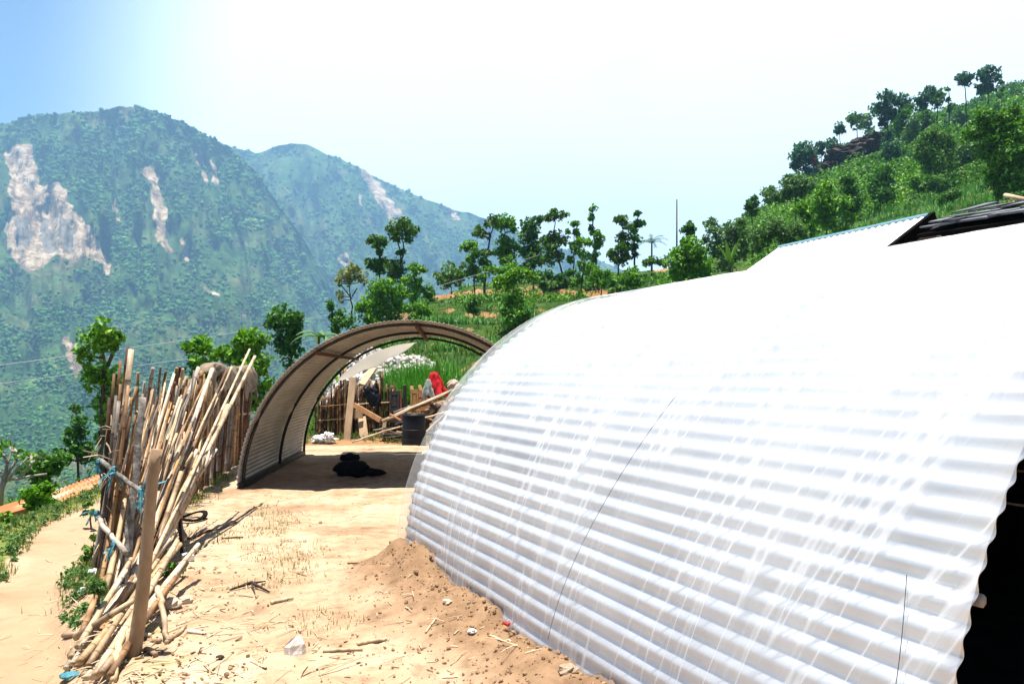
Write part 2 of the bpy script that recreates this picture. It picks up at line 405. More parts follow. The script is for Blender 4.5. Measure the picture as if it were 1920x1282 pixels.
def mat_ground():
    m, N, L, b = new_mat('sandy_ground')
    tcn = N.new('ShaderNodeTexCoord')
    o = tcn.outputs['Object']
    big = noise_node(N, L, o, 0.9, 9, 0.66)
    fine = noise_node(N, L, o, 7.0, 8, 0.65)
    grit = noise_node(N, L, o, 60.0, 4, 0.7)
    r1 = ramp(N, L, big.outputs['Fac'], [(0.30, (0.20, 0.122, 0.070)), (0.46, (0.335, 0.226, 0.140)), (0.60, (0.42, 0.305, 0.205)), (0.75, (0.47, 0.36, 0.26))])
    r2 = ramp(N, L, fine.outputs['Fac'], [(0.30, (0.62, 0.60, 0.56)), (0.5, (1, 1, 1)), (0.75, (1.12, 1.1, 1.06))])
    mx = N.new('ShaderNodeMix'); mx.data_type = 'RGBA'; mx.blend_type = 'MULTIPLY'; mx.inputs['Factor'].default_value = 1.0
    L.new(r1.outputs['Color'], mx.inputs['A']); L.new(r2.outputs['Color'], mx.inputs['B'])
    r3 = ramp(N, L, grit.outputs['Fac'], [(0.30, (0.5, 0.46, 0.42)), (0.42, (1, 1, 1))])
    mx2 = N.new('ShaderNodeMix'); mx2.data_type = 'RGBA'; mx2.blend_type = 'MULTIPLY'; mx2.inputs['Factor'].default_value = 0.55
    L.new(mx.outputs['Result'], mx2.inputs['A']); L.new(r3.outputs['Color'], mx2.inputs['B'])
    # freshly dug browner soil
    am = N.new('ShaderNodeAttribute'); am.attribute_name = 'mound'
    mx3 = N.new('ShaderNodeMix'); mx3.data_type = 'RGBA'
    L.new(am.outputs['Fac'], mx3.inputs['Factor']); L.new(mx2.outputs['Result'], mx3.inputs['A'])
    r5 = ramp(N, L, fine.outputs['Fac'], [(0.3, (0.14, 0.080, 0.042)), (0.7, (0.28, 0.175, 0.10))])
    L.new(r5.outputs['Color'], mx3.inputs['B'])
    # path dust and turf
    ap = N.new('ShaderNodeAttribute'); ap.attribute_name = 'path'
    mx4 = N.new('ShaderNodeMix'); mx4.data_type = 'RGBA'; mx4.inputs['B'].default_value = (0.31, 0.21, 0.125, 1)
    mp4 = N.new('ShaderNodeMath'); mp4.operation = 'MULTIPLY'; mp4.inputs[1].default_value = 0.75
    L.new(ap.outputs['Fac'], mp4.inputs[0]); L.new(mp4.outputs[0], mx4.inputs['Factor']); L.new(mx3.outputs['Result'], mx4.inputs['A'])
    av = N.new('ShaderNodeAttribute'); av.attribute_name = 'veg'
    nv = noise_node(N, L, o, 3.0, 7, 0.7)
    ad = N.new('ShaderNodeMath'); ad.operation = 'ADD'; L.new(av.outputs['Fac'], ad.inputs[0]); L.new(nv.outputs['Fac'], ad.inputs[1])
    mrv = N.new('ShaderNodeMapRange'); mrv.inputs['From Min'].default_value = 0.85; mrv.inputs['From Max'].default_value = 1.15
    L.new(ad.outputs[0], mrv.inputs['Value'])
    rv = ramp(N, L, fine.outputs['Fac'], [(0.3, (0.06, 0.10, 0.015)), (0.55, (0.14, 0.16, 0.035)), (0.75, (0.27, 0.22, 0.09))])
    mx5 = N.new('ShaderNodeMix'); mx5.data_type = 'RGBA'
    L.new(mrv.outputs['Result'], mx5.inputs['Factor']); L.new(mx4.outputs['Result'], mx5.inputs['A']); L.new(rv.outputs['Color'], mx5.inputs['B'])
    L.new(mx5.outputs['Result'], b.inputs['Base Color'])
    b.inputs['Roughness'].default_value = 0.95
    b.inputs['Specular IOR Level'].default_value = 0.1
    bp = N.new('ShaderNodeBump'); bp.inputs['Strength'].default_value = 0.55; bp.inputs['Distance'].default_value = 0.03
    ah = N.new('ShaderNodeMath'); ah.operation = 'MULTIPLY_ADD'; ah.inputs[1].default_value = 0.25
    L.new(grit.outputs['Fac'], ah.inputs[0]); L.new(fine.outputs['Fac'], ah.inputs[2])
    L.new(ah.outputs[0], bp.inputs['Height']); L.new(bp.outputs['Normal'], b.inputs['Normal'])
    return m
M['ground'] = mat_ground()

def mat_hill():
    m, N, L, b = new_mat('terraced_hillside')
    tcn = N.new('ShaderNodeTexCoord'); o = tcn.outputs['Object']
    n1 = noise_node(N, L, o, 0.35, 8, 0.65)
    n2 = noise_node(N, L, o, 2.2, 6, 0.7)
    r1 = ramp(N, L, n1.outputs['Fac'], [(0.30, (0.018, 0.045, 0.008)), (0.5, (0.035, 0.085, 0.012)), (0.68, (0.09, 0.12, 0.03))])
    r2 = ramp(N, L, n2.outputs['Fac'], [(0.35, (0.5, 0.5, 0.5)), (0.65, (1.25, 1.2, 1.1))])
    mx = N.new('ShaderNodeMix'); mx.data_type = 'RGBA'; mx.blend_type = 'MULTIPLY'; mx.inputs['Factor'].default_value = 1
    L.new(r1.outputs['Color'], mx.inputs['A']); L.new(r2.outputs['Color'], mx.inputs['B'])
    a = N.new('ShaderNodeAttribute'); a.attribute_name = 'soil'
    ad = N.new('ShaderNodeMath'); ad.operation = 'ADD'; L.new(a.outputs['Fac'], ad.inputs[0]); L.new(n2.outputs['Fac'], ad.inputs[1])
    mr_ = N.new('ShaderNodeMapRange'); mr_.inputs['From Min'].default_value = 0.95; mr_.inputs['From Max'].default_value = 1.15
    L.new(ad.outputs[0], mr_.inputs['Value'])
    rs = ramp(N, L, n1.outputs['Fac'], [(0.3, (0.20, 0.095, 0.04)), (0.7, (0.42, 0.25, 0.12))])
    mx2 = N.new('ShaderNodeMix'); mx2.data_type = 'RGBA'
    L.new(mr_.outputs['Result'], mx2.inputs['Factor']); L.new(mx.outputs['Result'], mx2.inputs['A']); L.new(rs.outputs['Color'], mx2.inputs['B'])
    L.new(mx2.outputs['Result'], b.inputs['Base Color'])
    b.inputs['Roughness'].default_value = 0.95; b.inputs['Specular IOR Level'].default_value = 0.1
    bp = N.new('ShaderNodeBump'); bp.inputs['Strength'].default_value = 0.8; bp.inputs['Distance'].default_value = 0.3
    L.new(n2.outputs['Fac'], bp.inputs['Height']); L.new(bp.outputs['Normal'], b.inputs['Normal'])
    return m
M['hill'] = mat_hill()

def mat_mountain():
    m, N, L, b = new_mat('mountain_slope')
    tcn = N.new('ShaderNodeTexCoord'); o = tcn.outputs['Object']
    n1 = noise_node(N, L, o, 0.006, 9, 0.65)
    n2 = noise_node(N, L, o, 0.035, 8, 0.7)
    r1 = ramp(N, L, n1.outputs['Fac'], [(0.30, (0.022, 0.062, 0.018)), (0.48, (0.048, 0.105, 0.026)), (0.60, (0.10, 0.125, 0.045)), (0.72, (0.19, 0.145, 0.085))])
    r2 = ramp(N, L, n2.outputs['Fac'], [(0.35, (0.45, 0.48, 0.45)), (0.65, (1.3, 1.25, 1.2))])
    mx = N.new('ShaderNodeMix'); mx.data_type = 'RGBA'; mx.blend_type = 'MULTIPLY'; mx.inputs['Factor'].default_value = 1
    L.new(r1.outputs['Color'], mx.inputs['A']); L.new(r2.outputs['Color'], mx.inputs['B'])
    mpz = N.new('ShaderNodeMapping'); mpz.inputs['Scale'].default_value = (1, 1, 2.4); L.new(o, mpz.inputs['Vector'])
    n3 = noise_node(N, L, mpz.outputs['Vector'], 0.022, 9, 0.72)
    ar = N.new('ShaderNodeAttribute'); ar.attribute_name = 'rock'
    ad0 = N.new('ShaderNodeMath'); ad0.operation = 'ADD'; L.new(ar.outputs['Fac'], ad0.inputs[0]); L.new(n3.outputs['Fac'], ad0.inputs[1])
    mr0 = N.new('ShaderNodeMapRange'); mr0.inputs['From Min'].default_value = 1.0; mr0.inputs['From Max'].default_value = 1.15
    L.new(ad0.outputs[0], mr0.inputs['Value'])
    mxr = N.new('ShaderNodeMix'); mxr.data_type = 'RGBA'
    rr = ramp(N, L, n2.outputs['Fac'], [(0.3, (0.10, 0.085, 0.07)), (0.7, (0.27, 0.23, 0.185))])
    L.new(mr0.outputs['Result'], mxr.inputs['Factor']); L.new(mx.outputs['Result'], mxr.inputs['A']); L.new(rr.outputs['Color'], mxr.inputs['B'])
    a = N.new('ShaderNodeAttribute'); a.attribute_name = 'scar'
    ad = N.new('ShaderNodeMath'); ad.operation = 'ADD'; L.new(a.outputs['Fac'], ad.inputs[0]); L.new(n3.outputs['Fac'], ad.inputs[1])
    mr_ = N.new('ShaderNodeMapRange'); mr_.inputs['From Min'].default_value = 0.93; mr_.inputs['From Max'].default_value = 1.06
    L.new(ad.outputs[0], mr_.inputs['Value'])
    n4 = noise_node(N, L, mpz.outputs['Vector'], 0.022, 10, 0.8)
    rs = ramp(N, L, n4.outputs['Fac'], [(0.38, (0.10, 0.068, 0.042)), (0.47, (0.27, 0.19, 0.115)), (0.56, (0.46, 0.365, 0.25)), (0.68, (0.62, 0.54, 0.42))])
    mx2 = N.new('ShaderNodeMix'); mx2.data_type = 'RGBA'
    L.new(mr_.outputs['Result'], mx2.inputs['Factor']); L.new(mxr.outputs['Result'], mx2.inputs['A']); L.new(rs.outputs['Color'], mx2.inputs['B'])
    L.new(mx2.outputs['Result'], b.inputs['Base Color'])
    b.inputs['Roughness'].default_value = 0.95; b.inputs['Specular IOR Level'].default_value = 0.05
    bp = N.new('ShaderNodeBump'); bp.inputs['Strength'].default_value = 0.9; bp.inputs['Distance'].default_value = 14.0
    L.new(n3.outputs['Fac'], bp.inputs['Height']); L.new(bp.outputs['Normal'], b.inputs['Normal'])
    return m
M['mountain'] = mat_mountain()
M['forest'] = mat_leaf('far_forest', (0.010, 0.052, 0.010), (0.052, 0.165, 0.022), (0.14, 0.25, 0.045), 0.9, 0.10)

# ------------------------------------------------------------------ terrain
AX = np.array([-0.442, 0.897])      # tunnel axis (towards its far end)
AC = np.array([0.897, 0.442])       # across the tunnel
TB = np.array([-0.95, 6.5])         # far left foot of the near tunnel
TR, TL = 2.42, 4.86                 # radius and length

def fence_x(Y):
    return np.where(Y < 6.4, -2.26 - (Y - 4.4) * 0.655, -3.57 - (Y - 6.4) * 0.204)

def path_x(Y):
    return np.where(Y < 9.0, -2.98 - (Y - 4.46) * 0.505, -5.27 - (Y - 9.0) * 0.16)

TU = np.array([-300, 0, 300, 450, 550, 600, 700, 800, 900, 1000, 1150, 1300, 1450, 1600, 1750, 1920, 2300], float)
TY = np.array([20, 22, 25, 35, 50, 70, 100, 150, 250], float)
TV = np.array([
 [950, 960, 980, 1020, 1050, 1080, 1050, 1020, 1000],
 [940, 950, 965, 1000, 1030, 1060, 1040, 1020, 1000],
 [900, 905, 915, 940, 960, 990, 1000, 1000, 1000],
 [835, 838, 842, 860, 880, 910, 940, 960, 980],
 [812, 800, 790, 770, 780, 820, 880, 930, 960],
 [812, 770, 745, 715, 700, 730, 800, 900, 960],
 [812, 745, 705, 645, 600, 630, 720, 850, 950],
 [812, 740, 690, 612, 560, 560, 620, 760, 900],
 [812, 735, 670, 600, 553, 525, 560, 680, 850],
 [812, 720, 640, 585, 545, 522, 530, 600, 750],
 [780, 690, 610, 575, 540, 512, 515, 540, 640],
 [760, 670, 600, 560, 525, 505, 500, 500, 540],
 [740, 640, 565, 520, 490, 465, 430, 400, 400],
 [700, 600, 525, 475, 440, 415, 365, 300, 275],
 [680, 560, 480, 435, 400, 375, 325, 255, 215],
 [650, 530, 440, 395, 350, 310, 260, 205, 160],
 [600, 480, 400, 330, 280, 240, 180, 120, 90]], float)

def hill_raw(X, Y):
    Yc = np.clip(Y, 20, 250)
    u = np.clip(CX + F * X / np.maximum(Y, 1), TU[0], TU[-1] - 1e-3)
    iu = np.clip(np.searchsorted(TU, u, 'right') - 1, 0, len(TU) - 2)
    iy = np.clip(np.searchsorted(TY, Yc, 'right') - 1, 0, len(TY) - 2)
    a = (u - TU[iu]) / (TU[iu + 1] - TU[iu]); a = a * a * (3 - 2 * a) * 0.5 + a * 0.5
    b = (np.log(Yc) - np.log(TY[iy])) / (np.log(TY[iy + 1]) - np.log(TY[iy]))
    v = (TV[iu, iy] * (1 - a) + TV[iu + 1, iy] * a) * (1 - b) + (TV[iu, iy + 1] * (1 - a) + TV[iu + 1, iy + 1] * a) * b
    z = EYE + (HZ - v) / F * Yc
    return np.where(Y > 250, z - (Y - 250) * 0.7, z), u

def near_z(X, Y):
    n = fbm(X * 0.7, Y * 0.7, 3, 5) * 0.024 + fbm(X * 4, Y * 4, 9, 4) * 0.012 - 0.022 * sstep(0.35, 0.6, fbm(X * 2.6, Y * 1.7, 15, 2))
    z = n.copy()
    q = fence_x(Y) - X
    z = z - 0.20 * sstep(0.0, 0.5, q)
    w = path_x(Y) - 0.42 - X
    z = z + 0.03 * sstep(-0.1, 0.3, w) - 0.80 * np.maximum(w - 0.45 - 0.5 * (1 - sstep(6.5, 9.0, Y)), 0)
    # ruts of the worn path
    z = z - 0.025 * np.exp(-((X - path_x(Y)) / 0.3) ** 2)
    d, s, mh = mound_at(X, Y)
    return z + mh

def mound_at(X, Y):
    s = (X - TB[0]) * -AX[0] + (Y - TB[1]) * -AX[1]
    d = -((X - TB[0]) * AC[0] + (Y - TB[1]) * AC[1])     # outwards from the tunnel foot
    taper = sstep(-0.55, 0.2, s) * (1 - sstep(4.9, 5.4, s))
    hh = 0.15 + 0.10 * np.exp(-((s - 0.55) / 0.55) ** 2)
    h = hh * np.where(d > 0, np.exp(-(d / 0.42) ** 2), np.exp(-(d / 0.12) ** 2)) * taper
    h = h * (1 + 0.35 * fbm(X * 5, Y * 5, 21, 4))
    return d, s, h

def Z(X, Y):
    X = np.asarray(X, float); Y = np.asarray(Y, float)
    h, u = hill_raw(X, Y)
    h = h + fbm(X * 0.25, Y * 0.25, 5, 5) * 0.35 * sstep(21, 40, Y)
    # field terraces
    zone = sstep(640, 760, u) * sstep(21, 26, Y) * (1 - sstep(75, 110, Y))
    st = 1.5
    k = h / st + fbm(X * 0.06, Y * 0.06, 33, 2) * 0.5
    fr = k - np.floor(k)
    stepped = h + (np.clip((fr - 0.72) / 0.28, 0, 1) - fr) * st
    h = h * (1 - 0.75 * zone) + stepped * 0.75 * zone
    t = sstep(15.0, 20.0, Y)
    return near_z(X, Y) * (1 - t) + h * t

def z1(x, y):
    return float(Z(np.array([x]), np.array([y]))[0])

def axis_pts(lo, a, b, hi, fine, grow):
    mid = list(np.arange(a, b, fine))
    st, x, left, right = fine, a, [], []
    while x > lo:
        st *= grow; x -= st; left.append(x)
    st, x = fine, mid[-1]
    while x < hi:
        st *= grow; x += st; right.append(x)
    return np.array(left[::-1] + mid + right)

gx = axis_pts(-60, -4.6, 1.6, 40, 0.045, 1.07)
gy = axis_pts(-12, 3.6, 9.5, 17.0, 0.045, 1.035)
gy = np.append(gy[gy < 17.0], 17.0)
XX, YY = np.meshgrid(gx, gy, indexing='ij')
ZZ = Z(XX, YY)
d_, s_, mh_ = mound_at(XX, YY)
w_ = path_x(YY) - 0.42 - XX
q_ = fence_x(YY) - XX
pathm = np.exp(-((XX - path_x(YY)) / 0.42) ** 4)
veg = np.maximum(sstep(-0.12, 0.3, w_), 0.42 * np.exp(-((q_ + 0.1) / 0.35) ** 2)) 
veg = np.maximum(veg, 0.32 * sstep(14.5, 17.5, YY) * sstep(-1, -3, XX))
veg = np.maximum(veg, 0.20 * np.exp(-((XX + 1.9) / 0.8) ** 2) * np.exp(-((YY - 5.4) / 1.3) ** 2)) * (1 - pathm)
mb = MB()
mb.add(np.stack([XX, YY, ZZ], -1).reshape(-1, 3), grid_faces(*XX.shape), mound=np.clip(mh_ / 0.10, 0, 1).ravel(), path=pathm.ravel(), veg=veg.ravel())
tag(mb.build('ground', M['ground'], smooth=True), kind='structure')

EARTH = [[(805, 557), (870, 551), (936, 549)], [(684, 584), (735, 590), (775, 592)], [(980, 553), (1060, 548), (1130, 552), (1205, 545)], [(1222, 503), (1266, 498)], [(876, 590), (940, 592)]]
def earth_at(X, Y, above=5.0, below=5.0):
    """bare red terrace edges"""
    u_ = CX + F * X / Y
    v_ = HZ - (Z(X, Y) - EYE) * F / Y
    out = np.zeros(np.shape(X))
    for ln in EARTH:
        a_ = np.array(ln, float)
        dv = v_ - np.interp(u_, a_[:, 0], a_[:, 1]) + fbm(u_ / 14.0, u_ * 0, 3, 3) * 2.5
        ok = (u_ > a_[0, 0]) & (u_ < a_[-1, 0]) & (dv > -above) & (dv < below) & (Y > 24)
        out = np.maximum(out, ok * 1.0)
    return out
hu = np.arange(-320, 2700, 9.0)
hy = np.exp(np.concatenate([np.linspace(math.log(16.9), math.log(64), 260), np.linspace(math.log(64.8), math.log(420), 90)]))
UU, YY2 = np.meshgrid(hu, hy, indexing='ij')
X2 = (UU - CX) / F * YY2
Z2 = Z(X2, YY2) - 0.03 * (1 - sstep(17.0, 18.0, YY2))
# bare earth where a riser is steep, rock under the hill's crest
dz = np.gradient(Z2, axis=1) / np.gradient(YY2, axis=1)
soil = 0.62 * sstep(0.55, 0.95, dz) * sstep(600, 720, UU) * (1 - sstep(80, 120, YY2))
cl = np.exp(-(((UU - 1600) / 95) ** 2)) * np.exp(-(((YY2 - 150) / 35) ** 2)) * 0.55
soil = np.maximum(np.maximum(soil, cl), 0.75 * (1 - sstep(17.5, 21, YY2)) * sstep(450, 560, UU))
mb = MB()
soil = np.maximum(soil, 0.9 * earth_at(X2, YY2))
mb.add(np.stack([X2, YY2, Z2], -1).reshape(-1, 3), grid_faces(*X2.shape), soil=soil.ravel())
tag(mb.build('hillside', M['hill'], smooth=True), kind='structure')

# ---- far mountains
def in_poly(u, v, poly):
    inside = np.zeros(u.shape, bool)
    n = len(poly)
    for i in range(n):
        x0, y0 = poly[i]; x1, y1 = poly[(i + 1) % n]
        c = ((y0 > v) != (y1 > v)) & (u < (x1 - x0) * (v - y0) / (y1 - y0 + 1e-9) + x0)
        inside ^= c
    return inside

SCARS_A = [
 [(20, 268), (60, 272), (68, 310), (75, 345), (90, 350), (110, 340), (125, 360), (130, 385), (165, 420), (180, 450), (192, 470), (208, 500), (205, 515), (190, 490), (165, 480), (130, 490), (110, 480), (60, 508), (35, 500), (15, 470), (10, 420), (20, 390), (15, 350), (20, 320), (5, 300)],
 [(262, 318), (292, 312), (302, 360), (312, 400), (310, 440), (328, 476), (315, 480), (295, 440), (283, 380), (278, 340)],
 [(365, 276), (373, 280), (392, 340), (384, 344)], [(392, 295), (405, 318), (412, 348), (400, 338)],
 [(116, 628), (140, 643), (157, 690), (140, 708), (124, 665)], [(338, 440), (350, 445), (352, 497), (340, 487)],
 [(210, 352), (219, 380), (227, 422), (215, 402)], [(455, 590), (468, 592), (466, 602), (455, 600)], [(375, 530), (395, 545), (420, 560), (400, 556)]]
HOLES_A = [[(75, 405), (90, 410), (95, 440), (112, 470), (100, 478), (75, 465)], [(108, 400), (138, 420), (140, 470), (120, 480), (112, 440)], [(20, 420), (48, 400), (62, 440), (55, 470), (30, 455)]]
SCARS_B = [
 [(672, 316), (692, 318), (718, 355), (748, 395), (768, 414), (735, 420), (715, 388), (690, 345)],
 [(828, 384), (846, 388), (864, 414), (850, 414)], [(640, 480), (652, 470), (656, 490), (646, 500)], [(668, 360), (676, 362), (684, 390), (676, 386)], [(630, 480), (655, 488), (650, 500), (635, 498)]]

def mountain(name, ridge, u0, u1, Yb, Yr, vb, scars, holes, seed, nrow, du, rock_c, ntree, tree_r):
    us = np.arange(u0, u1 + du, du)
    ts = np.linspace(0, 1, nrow)
    U, T = np.meshgrid(us, ts, indexing='ij')
    rv = np.interp(us, [p[0] for p in ridge], [p[1] for p in ridge])
    rv = rv + fbm(us / 22.0, us * 0, seed, 4) * 2.6
    V = vb + (rv[:, None] - vb) * T
    Yr_ = np.interp(us, [u0, u1], [Yr * 0.96, Yr * 1.04])[:, None]
    gul = fbm(U / 70.0 + T * 1.5, T * 2.2, seed + 1, 5)
    gul = 1 - np.abs(gul) * 1.6
    Y = Yb + (Yr_ - Yb) * T ** 0.9
    Y = Y * (1 + 0.085 * gul * np.sin(np.pi * np.clip(T, 0, 1)) ** 0.6 + 0.03 * fbm(U / 16.0, T * 12, seed + 2, 5))
    X = (U - CX) / F * Y
    Zm = EYE + (HZ - V) / F * Y
    ju, jv = fbm(U / 9.0, V / 9.0, seed + 5, 3) * 6, fbm(U / 9.0, V / 9.0, seed + 6, 3) * 6
    scar = np.zeros(U.shape)
    for p in scars: scar[in_poly(U + ju, V + jv, p)] = 1.0
    holem = np.zeros(U.shape)
    for p in holes:
        q_ = in_poly(U + ju, V + jv, p); scar[q_] = 0.2; holem[q_] = 0.75
    # soften by one cell
    sc2 = scar.copy()
    sc2[1:-1, 1:-1] = (scar[1:-1, 1:-1] * 2 + scar[:-2, 1:-1] + scar[2:, 1:-1] + scar[1:-1, :-2] + scar[1:-1, 2:]) / 6
    rock = holem
    for (cu, cv, ru, rvv, k) in rock_c:
        rock = np.maximum(rock, k * np.exp(-((U - cu) / ru) ** 2 - ((V - cv) / rvv) ** 2))
    # the far side of the ridge
    back = []
    for i in range(1, 6):
        back.append(np.stack([X[:, -1] * (1 + 0.06 * i), Y[:, -1] * (1 + 0.06 * i), Zm[:, -1] - (Zm[:, -1] + 200) * (0.03 * i * i)], -1))
    W = np.concatenate([np.stack([X, Y, Zm], -1), np.stack(back, 1)], 1)
    pad = lambda a: np.concatenate([a, np.zeros((a.shape[0], 5))], 1)
    mb = MB()
    mb.add(W.reshape(-1, 3), grid_faces(W.shape[0], W.shape[1]), scar=pad(sc2).ravel(), rock=pad(rock).ravel())
    tag(mb.build(name, M['mountain'], smooth=True), kind='structure')
    # trees of its forest
    t = (1 + 5 ** 0.5) / 2
    ico = np.array([(-1, t, 0), (1, t, 0), (-1, -t, 0), (1, -t, 0), (0, -1, t), (0, 1, t), (0, -1, -t), (0, 1, -t), (t, 0, -1), (t, 0, 1), (-t, 0, -1), (-t, 0, 1)], float)
    ico /= np.linalg.norm(ico[0])
    icf = np.array([(0, 11, 5), (0, 5, 1), (0, 1, 7), (0, 7, 10), (0, 10, 11), (1, 5, 9), (5, 11, 4), (11, 10, 2), (10, 7, 6), (7, 1, 8), (3, 9, 4), (3, 4, 2), (3, 2, 6), (3, 6, 8), (3, 8, 9), (4, 9, 5), (2, 4, 11), (6, 2, 10), (8, 6, 7), (9, 8, 1)])
    n = ntree
    iu = rng.integers(0, U.shape[0] - 1, n); it = rng.integers(0, nrow - 1, n)
    fu, ft = rng.random(n), rng.random(n)
    def samp(A):
        return (A[iu, it] * (1 - fu) + A[iu + 1, it] * fu) * (1 - ft) + (A[iu, it + 1] * (1 - fu) + A[iu + 1, it + 1] * fu) * ft
    px, py, pz, su, sv, sr = samp(X), samp(Y), samp(Zm), samp(U), samp(V), samp(sc2)
    rk = samp(rock)
    dens = fbm(su / 45.0, sv / 30.0, seed + 9, 4)
    keep = (sr < 0.12) & (rng.random(n) < np.clip(0.66 + dens * 1.3 - rk * 1.1, 0.06, 1))
    px, py, pz = px[keep], py[keep], pz[keep]
    m = len(px)
    rr = tree_r * py * (0.45 + rng.random(m) ** 3 * 1.5)
    sc3 = np.stack([rr, rr, rr * (0.7 + rng.random(m) * 0.5)], -1)
    jit = 1 + (rng.random((m, 12, 1)) - 0.5) * 0.7
    Vv = ico[None] * jit * sc3[:, None, :] + np.stack([px, py, pz + rr * 0.4], -1)[:, None, :]
    tint = np.clip(0.36 + 0.42 * fbm(su[keep] / 34, sv[keep] / 22, seed + 11, 4) + rng.normal(0, 0.17, m), 0, 1)
    tv = np.repeat(tint, 12) + np.tile(ico[:, 2] * 0.0, m)
    fb = MB()
    fb.add(Vv.reshape(-1, 3), (icf[None] + (np.arange(m) * 12)[:, None, None]).reshape(-1, 3), tint=tv)
    tag(fb.build(name + '_forest', M['forest'], smooth=True), 'hazy green forest covering the %s' % ('landslide-scarred mountain' if seed == 40 else 'farther sloping mountain'), 'forest', kind='stuff')

RA = [(-400, 300), (-100, 250), (0, 235), (60, 216), (120, 211), (180, 207), (245, 198), (290, 210), (350, 235), (410, 264), (440, 285), (480, 320), (520, 380), (570, 450), (620, 540), (680, 640), (760, 760)]
RB = [(300, 270), (380, 268), (430, 274), (480, 286), (515, 275), (545, 269), (575, 272), (610, 288), (640, 300), (680, 318), (730, 344), (800, 376), (860, 396), (912, 408), (1000, 446), (1100, 480), (1250, 540), (1400, 600)]
mountain('mountain', RA, -400, 760, 240, 1650, 1010, SCARS_A, HOLES_A, 40, 210, 4.0, [(80, 420, 85, 95, 0.55), (470, 450, 100, 50, 0.5), (60, 570, 80, 50, 0.52), (290, 560, 80, 34, 0.46), (390, 340, 45, 80, 0.44), (180, 620, 90, 40, 0.42), (330, 470, 60, 60, 0.40)], 90000, 0.0021)
mountain('distant_mountain', RB, 300, 1400, 520, 2500, 900, SCARS_B, [], 60, 150, 5.0, [(560, 330, 90, 40, 0.4), (560, 470, 120, 25, 0.42), (640, 490, 80, 30, 0.4), (880, 410, 60, 14, 0.45)], 42000, 0.0018)

# ------------------------------------------------------------------ arched shelters
def arch_pt(base, ax, s, th, r):
    c = np.array([ax[1], -ax[0]])                     # across, to the right
    # straight low legs blending into the arch
    off = TR - r * np.cos(th) * 1.0
    zz = r * np.sin(th)
    x = base[0] - 0 * s + ax[0] * s + c[0] * off
    y = base[1] + ax[1] * s + c[1] * off
    return x, y, zz

def sheet(base, ax, s0, s1, pitch, amp, thick, ns, per, r=TR, sag=0.0, jag=0.0, seed=0):
    """corrugated half cylinder, ridges along the axis; a real thickness"""
    nw = int(round(math.pi * TR / pitch))
    th = np.linspace(0, math.pi, nw * per + 1)
    prof = np.sin(th / math.pi * nw * 2 * math.pi)
    ss = np.linspace(s0, s1, ns)
    TH, S = np.meshgrid(th, ss, indexing='ij')
    lay = []
    for k, dr in enumerate((0.0, -thick)):
        rr = r + amp * prof[:, None] + dr + 0.012 * fbm(S * 0.8, TH * 2.0, seed, 3) - sag * np.sin(S * 2.1 + 1) * np.sin(TH)
        S2 = S.copy()
        if jag:
            S2[:, 0] += jag * np.sign(np.sin(th * 9)) * 0; S2[:, -1] += 0
        x, y, z = arch_pt(base, ax, S2, TH, rr)
        lay.append(np.stack([x, y, z], -1).reshape(-1, 3))
    f = grid_faces(len(th), ns)
    n = len(lay[0])
    idx = np.arange(n).reshape(len(th), ns)
    rim = []
    for line in (idx[:, 0], idx[::-1, -1], idx[0, ::-1], idx[-1, :]):
        rim.append(np.stack([line[:-1], line[1:], line[1:] + n, line[:-1] + n], -1))
    return np.concatenate(lay), np.concatenate([f[:, ::-1], f + n] + rim)

def arch_tube(mb, base, ax, s, r, rad, a0=0.0, a1=math.pi, n=40):
    pts = []
    for th in np.linspace(a0, a1, n):
        x, y, z = arch_pt(base, ax, s, th, r)
        pts.append((x, y, z))
    mb.tube(pts, rad, 6)
    return mb

# --- the near shelter under polythene
near = empty('arched_shelter', (TB[0], TB[1], 0), 'long white arched shelter of corrugated sheet under clear plastic film', 'shelter', 'arched corrugated shelters')
v_, f_ = sheet(TB, -AX, 0.0, TL, 0.095, 0.0135, 0.004, 26, 10, seed=2)
# arch_pt measures 'across' from the axis it is given, so give it the true axis
def near_sheet(r, s0, s1, pitch, amp, thick, ns, per, seed):
    v, f = sheet(TB, AX, -s1, -s0, pitch, amp, thick, ns, per, r=r, seed=seed)
    return v, f
v_, f_ = near_sheet(TR, 0.06, TL, 0.095, 0.0105, 0.004, 26, 10, 2)
mb = MB(); mb.add(v_, f_); mb.build('roof_sheet', M['tin'], near, smooth=True)
# polythene film, stretched over the ridges, slack in the valleys
def film_mesh():
    nth, ns = 560, 150
    th = np.linspace(-0.045, math.pi + 0.045, nth); ss = np.linspace(-0.05, TL + 0.012, ns)
    TH, S = np.meshgrid(th, ss, indexing='ij')
    nw = int(round(math.pi * TR / 0.095))
    prof = np.sin(TH / math.pi * nw * 2 * math.pi)
    cling = 0.5 + 0.5 * fbm(S * 1.3, TH * 2.5, 12, 3)
    low = 1 - sstep(0.15, 0.9, TH)
    folds = fbm(S * 7.0 + TH * 0.9, TH * 0.8, 14, 4)
    rr = TR + 0.0215 + 0.005 * prof * np.clip(cling, 0, 1) * (1 - 0.6 * low) + 0.010 * np.abs(folds) * (0.4 + low) + 0.006
    hang = np.exp(-((S + 0.05) / 0.35) ** 2) * sstep(0.05, 0.5, TH) * (1 - sstep(2.6, 3.0, TH))
    rr = rr - 0.0 * hang
    loose = np.exp(-(S / 0.5) ** 2) * low
    rr = rr + loose * 0.05 * (0.5 + 0.5 * np.sin(S * 30 + TH * 2))
    x, y, z = arch_pt(TB, AX, -S, TH, rr)
    v = np.stack([x, y, z], -1).reshape(-1, 3)
    return v, grid_faces(nth, ns), np.stack([S, TH], -1).reshape(-1, 2)
v_, f_, uv_ = film_mesh()
